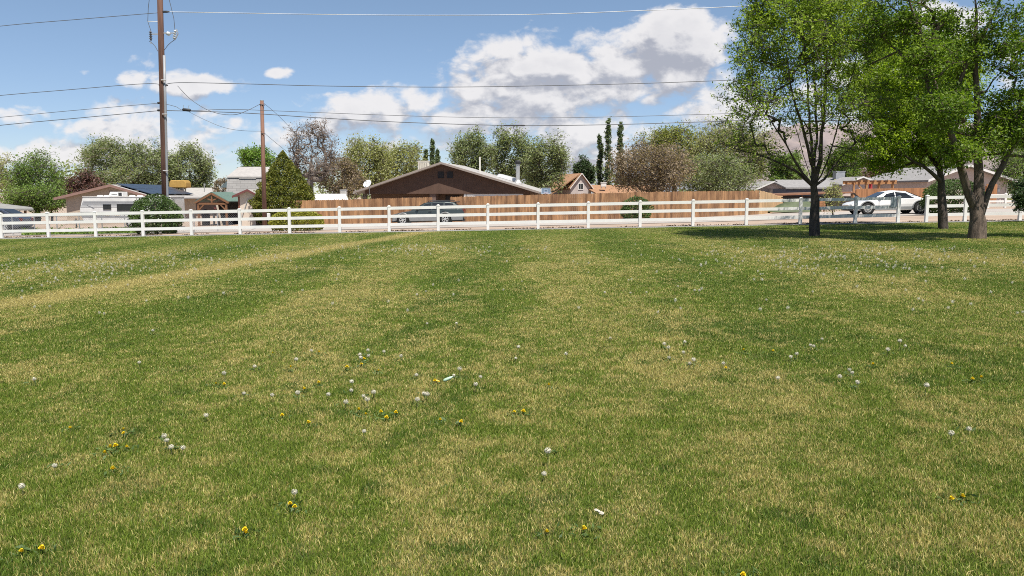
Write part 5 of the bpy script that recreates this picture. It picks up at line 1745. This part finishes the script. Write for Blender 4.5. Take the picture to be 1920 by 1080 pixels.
def car(name, label, cat, loc, L, Wd, body, cabin, wheels, wr, paint, low=None, tilt=-.02, heading=0.0, panes=(), handles=(), rack=False, tail=None, spokes=7, head=None, door_x=()):
    """Car pointing to -x. body: stations (x, z bottom, z shoulder, z top, half width); cabin: stations (x, z base, z roof, half width base, half width roof)."""
    root = thing(name, label, cat, loc)
    M = Matrix.Translation(loc) @ Matrix.Rotation(heading, 4, 'Z') @ Matrix.Rotation(tilt, 4, 'Y')
    mb = MB(M)
    vs, fs = [], []
    for (x, zb, zs, zt, hw) in body:
        ring = [(hw * .86, zb), (hw * .97, zb + .10), (hw, zb + (zs - zb) * .55), (hw * .975, zs), (hw * .90, zt - .015), (hw * .55, zt + .012)]
        vs += [(x, -y, z) for y, z in ring] + [(x, y, z) for y, z in reversed(ring)]
    n = 12
    for i in range(len(body) - 1):
        for k in range(n):
            a, b_ = i * n + k, i * n + (k + 1) % n
            fs.append((a, a + n, b_ + n, b_))
    fs.append(tuple(range(n))); fs.append(tuple(reversed(range((len(body) - 1) * n, len(body) * n))))
    mb.add(vs, fs)
    vs, fs = [], []
    for (x, zb, zr, hb, hr) in cabin:
        ring = [(hb, zb), (hb + (hr - hb) * .55, zb + (zr - zb) * .55), (hr, zr - .05), (hr * .86, zr - .005), (hr * .4, zr + .012)]
        vs += [(x, -y, z) for y, z in ring] + [(x, y, z) for y, z in reversed(ring)]
    n = 10
    for i in range(len(cabin) - 1):
        for k in range(n):
            a, b_ = i * n + k, i * n + (k + 1) % n
            fs.append((a, a + n, b_ + n, b_))
    fs.append(tuple(range(n))); fs.append(tuple(reversed(range((len(cabin) - 1) * n, len(cabin) * n))))
    mb.add(vs, fs)
    bd = mb.build("body", paint, root, smooth=False, bevel=.02)
    cx = [c[0] for c in cabin]

    def side(x, t, sgn, off=.012):
        zb, zr, hb, hr = (float(np.interp(x, cx, [c[j] for c in cabin])) for j in (1, 2, 3, 4))
        z = zb + (zr - .05 - zb) * t
        return (x, sgn * (hb + (hr - hb) * min(1, t * 1.0) + off), z)
    for poly in panes:                                   # side glass: (x, t up the pillar) corners, laid over the curve of the cabin
        px_ = [p_[0] for p_ in poly]
        xs = sorted(set(list(np.linspace(min(px_), max(px_), 9)) + [c for c in cx if min(px_) < c < max(px_)]))
        for sgn in (-1, 1):
            vs, fs = [], []
            for x in xs:
                hits = []
                for (xa, ta), (xb, tb) in zip(poly, poly[1:] + poly[:1]):
                    if min(xa, xb) - 1e-6 <= x <= max(xa, xb) + 1e-6:
                        hits += [ta, tb] if abs(xa - xb) < 1e-6 else [ta + (tb - ta) * (x - xa) / (xb - xa)]
                lo_, hi_ = min(hits), max(hits)
                for t in (lo_, hi_):
                    vs += [side(x, t, sgn, .016), side(x, t, sgn, -.03)]
            for i in range(len(xs) - 1):
                k = i * 4
                fs += [(k, k + 4, k + 6, k + 2), (k + 1, k + 3, k + 7, k + 5), (k, k + 1, k + 5, k + 4), (k + 2, k + 6, k + 7, k + 3)]
            fs += [(0, 2, 3, 1), (len(vs) - 4, len(vs) - 3, len(vs) - 1, len(vs) - 2)]
            mb = MB(M); mb.add(vs, fs); mb.build("side_window", M_GLASS, root)
    for (i0, i1, nm) in ((0, 1, "windscreen"), (len(cabin) - 1, len(cabin) - 2, "rear_window")):
        (xa, za, ra, ba, ta), (xb, zb_, rb, bb, tb) = cabin[i0], cabin[i1]
        d = Vector((-(rb - ra), 0, (xb - xa))).normalized() * (.022 if xb > xa else -.022)
        if d.z < 0: d = -d
        q = [Vector((xa + (xb - xa) * .06, y * ta * .92, ra + (rb - ra) * .06)) + d for y in (-1, 1)] + [Vector((xb - (xb - xa) * .06, y * tb * .88, rb - (rb - ra) * .06)) + d for y in (1, -1)]
        mb = MB(M); mb.add(q + [v - d * 1.8 for v in q], [(0, 1, 2, 3), (7, 6, 5, 4)] + [(i, i + 4, (i + 1) % 4 + 4, (i + 1) % 4) for i in range(4)])
        mb.build(nm, M_GLASS, root)
    hw = max(b_[4] for b_ in body)
    for x in wheels:
        for sgn in (-1, 1):
            ax = (0, sgn, 0)
            mb = MB(M); mb.lathe((x, sgn * (hw - .04), wr), [(wr + .07, 0), (wr + .07, .052)], 26, axis=ax)
            mb.build("wheel_gap_disc", M_GAP_SHADE, root)  # black disc on the body side stands for the shaded wheel gap
            mb = MB(M); mb.lathe((x, sgn * (hw - .17), wr), [(wr * .66, 0), (wr * .95, 0), (wr, .03), (wr, .19), (wr * .95, .225), (wr * .68, .232)], 28, axis=ax)
            wh = mb.build("wheel", M_TYRE, root)
            mb = MB(M)
            mb.lathe((x, sgn * (hw + .058), wr), [(wr * .55, 0), (wr * .66, 0), (wr * .66, .012), (wr * .55, .012)], 26, axis=ax, cap=False)
            for k in range(spokes):
                t = 2 * math.pi * k / spokes + .3
                mb.bar((x, sgn * (hw + .066), wr), (x + math.cos(t) * wr * .60, sgn * (hw + .066), wr + math.sin(t) * wr * .60), (.05 if spokes < 10 else .022), .012, (0, 1, 0))
            mb.lathe((x, sgn * (hw + .06), wr), [(wr * .2, 0), (wr * .2, .012), (wr * .08, .02)], 14, axis=ax)
            mb.build("rim", M_RIM, wh)
    if low:
        m_, z0, z1 = low
        mb = MB(M)
        xs = [wheels[0] + wr + .09, wheels[1] - wr - .09]
        for sgn in (-1, 1):
            y = sgn * (hw + .008)
            mb.box(xs[0], xs[1], min(y, y - sgn * .06), max(y, y - sgn * .06), z0, z1)
            mb.box(.12, wheels[0] - wr - .08, min(y * .985, y * .985 - sgn * .06), max(y * .985, y * .985 - sgn * .06), z0 + .02, z1 - .02)
            mb.box(wheels[1] + wr + .08, L - .1, min(y * .985, y * .985 - sgn * .06), max(y * .985, y * .985 - sgn * .06), z0 + .02, z1 + .02)
            for x in wheels:
                pts = [(x + (wr + .105) * math.cos(t), sgn * (hw + .012), wr + (wr + .105) * math.sin(t)) for t in [math.pi * (i / 12.0) for i in range(13)]]
                mb.tube(pts, .04, 6)
        mb.build("cladding", m_, root)
    for (x, z) in handles:
        mb = MB(M)
        for sgn in (-1, 1): mb.box(x, x + .2, min(sgn * hw * .985, sgn * (hw * .985 + .03)), max(sgn * hw * .985, sgn * (hw * .985 + .03)), z, z + .035)
        mb.build("door_handle", M_BLKP, root)
    for x in door_x:
        mb = MB(M)
        for sgn in (-1, 1): mb.box(x, x + .014, min(sgn * (hw - .02), sgn * (hw + .004)), max(sgn * (hw - .02), sgn * (hw + .004)), body[2][1] + .12, body[3][2] - .05)
        mb.build("door_seam", M_BLKP, root)
    for sgn in (-1, 1):
        c = cabin[0]
        mb = MB(M); mb.lathe((c[0] + .42, sgn * (c[3] + .12), c[1] + .13), [(.02, -.10), (.085, -.07), (.10, 0), (.085, .07), (.02, .1)], 8, axis=(0, 1, 0)); mb.build("mirror", paint, root, smooth=True)
        b0, b1 = body[0], body[1]
        mb = MB(M); x0 = b0[0] - .012; mb.box(x0, x0 + .22, min(sgn * .42, sgn * b0[4] * .985), max(sgn * .42, sgn * b0[4] * .985), b0[2] - .12, b0[2] - .005); mb.build("headlight", M_LAMP, root, bevel=.02)
        bl = body[-1]
        z = tail or (bl[2] - .12, bl[2] + .08)
        mb = MB(M); mb.box(bl[0] - .22, bl[0] + .012, min(sgn * .45, sgn * (bl[4] + .018)), max(sgn * .45, sgn * (bl[4] + .018)), z[0], z[1]); mb.build("tail_light", M_TAIL, root, bevel=.015)
    mb = MB(M); mb.box(.02, L - .02, -hw * .8, hw * .8, body[1][1] - .05, body[1][1] + .05); mb.build("underbody", M_BLKP, root)
    if rack:
        z = max(c[2] for c in cabin)
        xs = [cabin[1][0] + .25, cabin[-2][0] - .1]
        for sgn in (-1, 1):
            mb = MB(M); mb.tube([(xs[0] - .08, sgn * .56, z - .01), (xs[0], sgn * .56, z + .055), (xs[1], sgn * .56, z + .055), (xs[1] + .08, sgn * .56, z - .02)], .02, 6); mb.build("roof_rail", M_BLKP, root)
        mb = MB(M); c = cabin[-2]; mb.box(c[0] - .05, c[0] + .30, -.55, .55, c[2] - .02, c[2] + .035); mb.build("spoiler", M_BLKP, root, bevel=.01)
    return root


# grey-green station wagon by the cedar fence opening
Yw = 52.0
p = P(736.5, 400, Yw); p.z = G(p.x + 2, Yw) + .04
PW = carpaint("grey_green_car_paint", (.050, .062, .058))
car("station_wagon", "dark grey green station wagon with silver lower cladding and roof rails", "car", p, 4.75, 1.75,
    [(0, .30, .56, .58, .58), (.10, .22, .62, .66, .74), (.45, .20, .70, .76, .84), (.85, .20, .78, .83, .865), (1.35, .20, .86, .91, .875), (2.6, .20, .90, .93, .88), (3.6, .20, .93, .95, .875), (4.25, .22, .95, .97, .85), (4.62, .30, .93, .95, .79), (4.75, .40, .80, .82, .68)],
    [(1.30, .86, .92, .74, .70), (2.25, .88, 1.40, .78, .60), (2.75, .90, 1.465, .79, .60), (3.5, .92, 1.46, .79, .60), (4.12, .93, 1.40, .77, .58), (4.58, .93, .98, .72, .64)],
    (.78, 3.52), .325, PW, low=(mat("silver_cladding", (.27, .27, .265), .4, .06, metal=.4), .24, .50), heading=R(0),
    panes=([(1.62, .12), (2.22, .9), (2.62, .95), (2.62, .10)], [(2.70, .10), (2.70, .95), (3.42, .95), (3.42, .10)], [(3.50, .10), (3.50, .95), (4.02, .90), (4.30, .14)]),
    handles=((2.45, .80), (3.35, .82)), rack=True, tail=(.70, .92), door_x=(1.66, 2.66, 3.36), spokes=6)
# white coupe on the road at the right
Yc = 47.6
p = P(1585, 395, Yc); p.z = G(p.x + 2.4, Yc) - .02
car("sedan", "white long hooded coupe with chrome wheels parked behind the white fence opening", "car", p, 4.58, 1.8,
    [(0, .34, .52, .55, .55), (.10, .26, .58, .62, .76), (.35, .22, .66, .71, .86), (.85, .20, .74, .79, .895), (1.35, .20, .80, .85, .90), (2.4, .20, .85, .87, .905), (3.3, .20, .87, .90, .90), (4.0, .22, .87, .90, .88), (4.4, .30, .82, .85, .82), (4.58, .42, .72, .74, .70)],
    [(1.24, .80, .86, .74, .70), (2.13, .82, 1.29, .79, .58), (2.63, .84, 1.36, .80, .58), (3.28, .85, 1.30, .79, .57), (4.18, .86, .92, .70, .62)],
    (.95, 3.98), .325, carpaint("white_car_paint", (.74, .73, .71), 0.0), low=(mat("grey_lower_trim", (.22, .225, .225), .5, .06), .24, .42), heading=R(-2),
    panes=([(1.60, .14), (2.13, .84), (2.58, .93), (2.58, .12)], [(2.64, .12), (2.64, .93), (3.24, .88), (3.72, .30), (3.62, .14)]),
    handles=((2.5, .72),), tail=(.56, .72), door_x=(1.6, 2.85), spokes=14)
# vehicle under the carport
p = P(-84, 400, 51.8); p.z = G(p.x + 2, 51.8)
car("parked_car", "dark blue car parked at the left edge below the grey hipped roof", "car", p, 4.7, 1.8,
    [(0, .30, .56, .58, .6), (.12, .22, .66, .70, .78), (.6, .20, .78, .84, .86), (1.3, .20, .92, .96, .89), (2.6, .20, .95, .98, .9), (3.8, .20, .97, 1.0, .89), (4.5, .30, .96, .98, .82), (4.7, .40, .84, .86, .7)],
    [(1.2, .92, .98, .76, .72), (2.0, .93, 1.52, .80, .62), (2.6, .94, 1.58, .80, .62), (3.5, .95, 1.52, .79, .60), (4.5, .96, 1.02, .72, .66)],
    (.85, 3.75), .34, carpaint("dark_blue_car_paint", (.05, .06, .09)),
    panes=([(1.55, .12), (2.02, .88), (2.62, .94), (2.62, .10)], [(2.70, .10), (2.70, .94), (3.5, .90), (4.1, .2), (4.0, .12)]), door_x=(1.7, 2.66))

# camper trailer
Yt = 57.0
q = P(150, 400, Yt); q.z = G(q.x + 3, Yt) + .1
root = thing("camper_trailer", "white camper trailer with grey stripes, a sloped front and a rooftop air conditioner", "trailer", q)
M = Matrix.Translation(q)
Lt = P(322, 400, Yt).x - q.x
H = zpx(369.3, Yt, q)
X = lambda px: P(px, 400, Yt).x - q.x
zz = lambda py: zpx(py, Yt, q)
M_RV = siding("white_ribbed_aluminium", (.62, .61, .585), .16, .4, vertical=False)
mb = MB(M); mb.prism([(.25, .45), (Lt, .45), (Lt, H), (X(157), H), (0, zz(394)), (.05, .9)], 0, 2.3); bd = mb.build("body", M_RV, root)
M_STR = mat("grey_stripe_vinyl", (.20, .20, .21), .5, .08)
mb = MB(M)
for (a, b_, c, d) in ((157.5, 318, 377.6, 378.6), (156, 318, 379.6, 380.2), (155, 318, 381.4, 382.2), (154.5, 318, 383.4, 383.9), (152, 318, 388.0, 388.5), (151, 318, 397.5, 398.6), (153, 318, 385.4, 386.2), (153, 320, 405.5, 407.5)):
    mb.box(X(a), X(b_), -.012, -.002, zz(d), zz(c))
mb.add([(X(164), -.010, zz(384)), (X(178), -.010, zz(391)), (X(176), -.010, zz(391.6)), (X(164), -.010, zz(385.5)), (X(164), -.002, zz(384)), (X(178), -.002, zz(391)), (X(176), -.002, zz(391.6)), (X(164), -.002, zz(385.5))],
       [(0, 3, 2, 1), (0, 1, 5, 4), (1, 2, 6, 5), (2, 3, 7, 6), (3, 0, 4, 7)])
mb.build("stripe", M_STR, bd)
mb = MB(M); mb.box(X(156.5), Lt + .02, -.03, 2.33, H - .003, H + .035); mb.build("roof_edge", M_TRIMW, root)
window(bd, M, X(195.5), X(208), zz(391.6), zz(384.4), y=-.004, frame_m=M_BLKP, bars=1, fw=.05)
window(bd, M, X(221.5), X(251), zz(394), zz(383.8), y=-.004, frame_m=M_BLKP, bars=1, fw=.05)
window(bd, M, X(285), X(305), zz(394), zz(383.8), y=-.004, frame_m=M_BLKP, bars=1, fw=.05)
mb = MB(M); z = H + .036
mb.prism([(X(196), z), (X(222.5), z), (X(222.5), zz(359.6)), (X(199), zz(359.6))], .7, 1.5); ac = mb.build("air_conditioner", M_TRIMW, root, bevel=.03)
mb = MB(M); mb.box(X(215), X(221.5), .688, .698, z + .04, zz(361)); mb.box(X(202), X(212), .688, .698, z + .14, z + .17); mb.build("grille", M_BLKP, ac)
for px in (175, 188, 236, 251, 290):
    mb = MB(M); mb.lathe((X(px), 1.1, z - .002), [(.24, 0), (.22, .06), (.12, .10)], 10); mb.build("roof_vent", M_TRIMW, root)
for x in (Lt * .55, Lt * .55 + .85):
    mb = MB(M); mb.lathe((x, -.02, .30), [(.2, 0), (.36, 0), (.36, .2), (.2, .2)], 18, axis=(0, 1, 0)); wh = mb.build("wheel", M_TYRE, root)
    mb = MB(M); mb.lathe((x, -.03, .30), [(.21, 0), (.21, .02), (.08, .05)], 14, axis=(0, 1, 0)); mb.build("rim", M_RIM, wh)
mb = MB(M); mb.bar((.3, 1.15, .42), (-1.1, 1.15, .42), .1, .1); mb.tube([(-.95, 1.15, -.1), (-.95, 1.15, .6)], .04, 6); mb.build("tow_bar", M_BLKP, root)
mb = MB(M)
for px in (197, 216): mb.box(X(px), X(px) + .3, -.014, -.002, zz(405), zz(402.8))
mb.build("hatch", M_CREAM, bd)

# ------------------------------------------------------------------ utility poles and wires
M_POLE = mat("brown_pole_wood", (.110, .056, .040), .9, .28, 4.0, stretch=(2, 2, .15), bump=.5)
M_WIRE = mat("grey_wire", (.10, .105, .115), .5, .05)
M_WIREL = mat("pale_aluminium_wire", (.50, .51, .52), .4, .05)
M_PORC = mat("pale_porcelain", (.55, .56, .57), .25, .06)
YP = 45.0


def W3(px, py, Y=YP):
    return P(px, py, Y)


b = P(309.5, 400, YP); b.z = G(b.x, YP)
root = thing("utility_pole", "tall brown wooden utility pole with a grey conduit running up its side", "utility pole", b)
mb = MB(); tp = W3(299, -40); mb.tube([b - Vector((0, 0, .2)), b.lerp(tp, .33), b.lerp(tp, .66), tp], [.185, .172, .160, .148], 14); mb.build("pole", M_POLE, root, smooth=True)
mb = MB(); mb.tube([W3(316, 430, YP - .05), W3(313.6, 366, YP - .05), W3(310, 200, YP - .05), W3(307.8, 104, YP - .05)], .075, 10); mb.build("conduit", mat("grey_conduit", (.25, .26, .275), .5, .06), root, smooth=True)
mb = MB()
for (px, py) in ((311, 214), (312.5, 320), (309, 150)):
    mb.tube([W3(px - 7, py, YP - .2), W3(px + 2.5, py, YP - .2)], .03, 5)
mb.build("conduit_strap", M_STEEL, root)
# fuse cutouts on brackets both sides
for (bx0, bx1, py, lab) in ((297, 281, 64, 0), (307, 326, 62, 1)):
    mb = MB(); mb.bar(W3(bx0, py), W3(bx1, py), .05, .06); br_ = mb.build("bracket", M_STEEL, root)
    s = 1 if bx1 > bx0 else -1
    mb = MB(); a0, a1 = W3(bx1 + (3 * s if s > 0 else 1), py - 6), W3(bx1 + (0 if s > 0 else 2), py + 12)
    ax = (a1 - a0).normalized(); l = (a1 - a0).length
    mb.lathe(a0, [(.04, 0)] + [v for k in range(4) for v in ((.05, l * (k + .3) / 4.4), (.10, l * (k + .55) / 4.4), (.05, l * (k + .8) / 4.4))] + [(.05, l)], 10, axis=ax); mb.build("cutout_insulator", M_PORC if s > 0 else mat("dark_porcelain", (.12, .12, .13), .3, .1), br_)
    mb = MB(); mb.tube([W3(bx1 + 5 * s, py - 7), W3(bx1 + 8 * s, py + 1), W3(bx1 + 2 * s, py + 13)] if s > 0 else [W3(bx1 + 2, py + 14), W3(bx1 + 2, py + 18)], .03, 6); mb.build("fuse_tube", M_STEEL, br_)
    mb = MB(); mb.tube([W3(bx1 + 1 * s, py + 13), W3(bx1 - 5 * s, py + 17), W3((bx0 + bx1) / 2 - 2 * s, py + 23), W3(bx0 + 1 * s, py + 32)], .018, 5); mb.build("jumper_wire", M_WIRE, root)
mb = MB(); mb.lathe(W3(312, 62), [(.05, 0), (.11, .05), (.11, .16), (.05, .22)], 10, axis=(1, 0, -.3)); mb.build("surge_arrester", M_PORC, root)
mb = MB(); mb.tube([W3(277, 40), W3(297, 41)], .02, 5); mb.build("stand_off_arm", M_PORC, root)
mb = MB(); mb.tube([W3(282, -20), W3(278, 15), W3(277, 40), W3(283, 58)], .016, 5); mb.build("drop_lead", M_WIRE, root)
mb = MB(); mb.tube([W3(312, -20), W3(320, 10), W3(326, 35), W3(328, 57)], .016, 5); mb.build("drop_lead", M_WIRE, root)
for (px, py, w) in ((309, 22, .16), (306, 160, .1), (303, 207, .12), (303, 193, .1)):
    mb = MB(); mb.lathe(W3(px - 8, py), [(.03, 0), (.06, .02), (.06, .35), (.03, .5)], 8, axis=(1, 0, 0)); mb.build("wire_clamp", M_BLKP, root)

b = P(495.5, 400, 53.0); b.z = G(b.x, 53.0)
root = thing("utility_pole", "shorter brown wooden pole with a flat top beside the cone shaped evergreen", "utility pole", b)
mb = MB(); tp = P(491, 189, 53.0); mb.tube([b - Vector((0, 0, .2)), b.lerp(tp, .5), tp], [.15, .135, .115], 12); mb.build("pole", mat("weathered_pole_wood", (.20, .105, .072), .9, .22, 4.0, stretch=(2, 2, .15)), root, smooth=True)
mb = MB(); mb.lathe(tp, [(.12, -.02), (.125, .03), (.05, .05)], 10); mb.build("pole_cap", mat("grey_pole_cap", (.35, .33, .31), .7, .08), root)
mb = MB(); mb.tube([P(486, 196, 52.9), P(497, 197, 52.9)], .03, 5); mb.tube([P(490, 250, 52.86), P(498, 251, 52.86)], .02, 5); mb.build("wire_clamp", M_BLKP, root)


def wire(label, pts, r=.016, m=None, name="power_line", Y=YP):
    """Overhead wire through pixel points, smoothed into a hanging curve."""
    q = [W3(p[0], p[1], p[2] if len(p) > 2 else Y) for p in pts]
    out = []
    for i in range(len(q) - 1):
        p0, p1, p2, p3 = q[max(0, i - 1)], q[i], q[i + 1], q[min(len(q) - 1, i + 2)]
        for k in range(8):
            t = k / 8
            out.append(.5 * ((2 * p1) + (p2 - p0) * t + (2 * p0 - 5 * p1 + 4 * p2 - p3) * t * t + (3 * p1 - p0 - 3 * p2 + p3) * t ** 3))
    out.append(q[-1])
    mb = MB(); mb.tube(out, r, 5)
    return tag(mb.build(name, m or M_WIRE, None, loc=out[0], smooth=True), label, "power line", "overhead wires on the poles")


wire("topmost overhead wire on the left of the tall pole", [(-300, 88), (-150, 69), (0, 49), (150, 36), (296, 24)], .017)
wire("topmost overhead wire running right from the tall pole high across the blue sky", [(308, 22), (450, 24.5), (600, 27), (800, 28.5), (1000, 27), (1200, 20), (1420, 10), (1700, -8), (2000, -30)], .019, M_WIREL)
wire("second overhead wire from the top, left of the tall pole, crossing the small clouds", [(-300, 207), (-150, 194), (0, 179), (120, 169), (270, 157), (306, 160)], .017)
wire("second overhead wire from the top, right of the tall pole, crossing the big cloud", [(306, 160), (335, 155), (450, 157), (600, 161), (760, 163), (870, 163), (1000, 161), (1180, 157), (1350, 151), (1600, 140), (2000, 118)], .019)
wire("third overhead wire from the top on the left of the tall pole", [(-300, 248), (-150, 234), (0, 220), (150, 206), (303, 193)], .014)
wire("third overhead wire right of the tall pole, just above the lowest one", [(303, 193), (330, 200), (350, 207), (432, 205), (520, 208), (700, 215), (850, 219.5), (1000, 221), (1150, 219), (1330, 214), (1600, 205), (2000, 188)], .014)
wire("lowest overhead wire on the left of the tall pole", [(-300, 270), (-150, 253), (0, 235), (150, 221), (303, 207)], .019)
wire("lowest long overhead wire right of the tall pole, passing in front of the tree tops", [(303, 207), (400, 209.5), (480, 213), (600, 221), (750, 229), (900, 234), (1000, 235.5), (1150, 233.5), (1300, 229), (1450, 223), (1700, 212), (2000, 196)], .021)
wire("thick sagging cable looping from the tall pole to the top of the shorter pole", [(333, 161), (355, 184), (383, 203), (410, 213), (440, 215), (462, 208), (488, 195, 52.9)], .016, name="service_cable")
wire("thin slack cable from the splice box to the middle of the shorter pole", [(355, 210), (385, 225), (420, 239), (455, 245), (491, 246, 52.9)], .011, name="service_cable")
wire("guy wire from the top of the shorter pole down towards the seed pod tree", [(494, 193, 53), (520, 215, 55), (550, 246, 58), (600, 300, 66)], .013, name="guy_wire")
wire("middle guy wire from the shorter pole going down behind the cone shaped evergreen", [(496, 250, 53), (520, 270, 55), (545, 290, 59)], .013, name="guy_wire")
wire("lowest guy wire from the shorter pole going down behind the cone shaped evergreen", [(496.5, 274, 53), (510, 283, 55), (525, 295, 59)], .012, name="guy_wire")
b = W3(350, 206)
root = thing("splice_box", "small black splice box hanging on the wires just right of the tall pole", "splice box", b)
mb = MB(); mb.lathe(b + Vector((-.24, 0, .02)), [(.04, 0), (.085, .05), (.085, .42), (.04, .48)], 10, axis=(1, 0, -.1)); mb.build("housing", M_BLKP, root, smooth=True)
mb = MB()
for x in (-.17, .12): mb.tube([b + Vector((x, 0, .08)), b + Vector((x, 0, .2)), b + Vector((x + .03, 0, .26))], .012, 5)
mb.build("hanger", M_STEEL, root)
b = W3(965, 235.3)
mb = MB(); mb.lathe(b + Vector((-.6, 0, 0)), [(.02, 0), (.04, .06), (.04, 1.1), (.02, 1.2)], 8, axis=(1, 0, 0))
tag(mb.build("wire_sleeve", M_BLKP, None, loc=b), "dark sleeve on the lowest wire above the brown house", "wire sleeve")
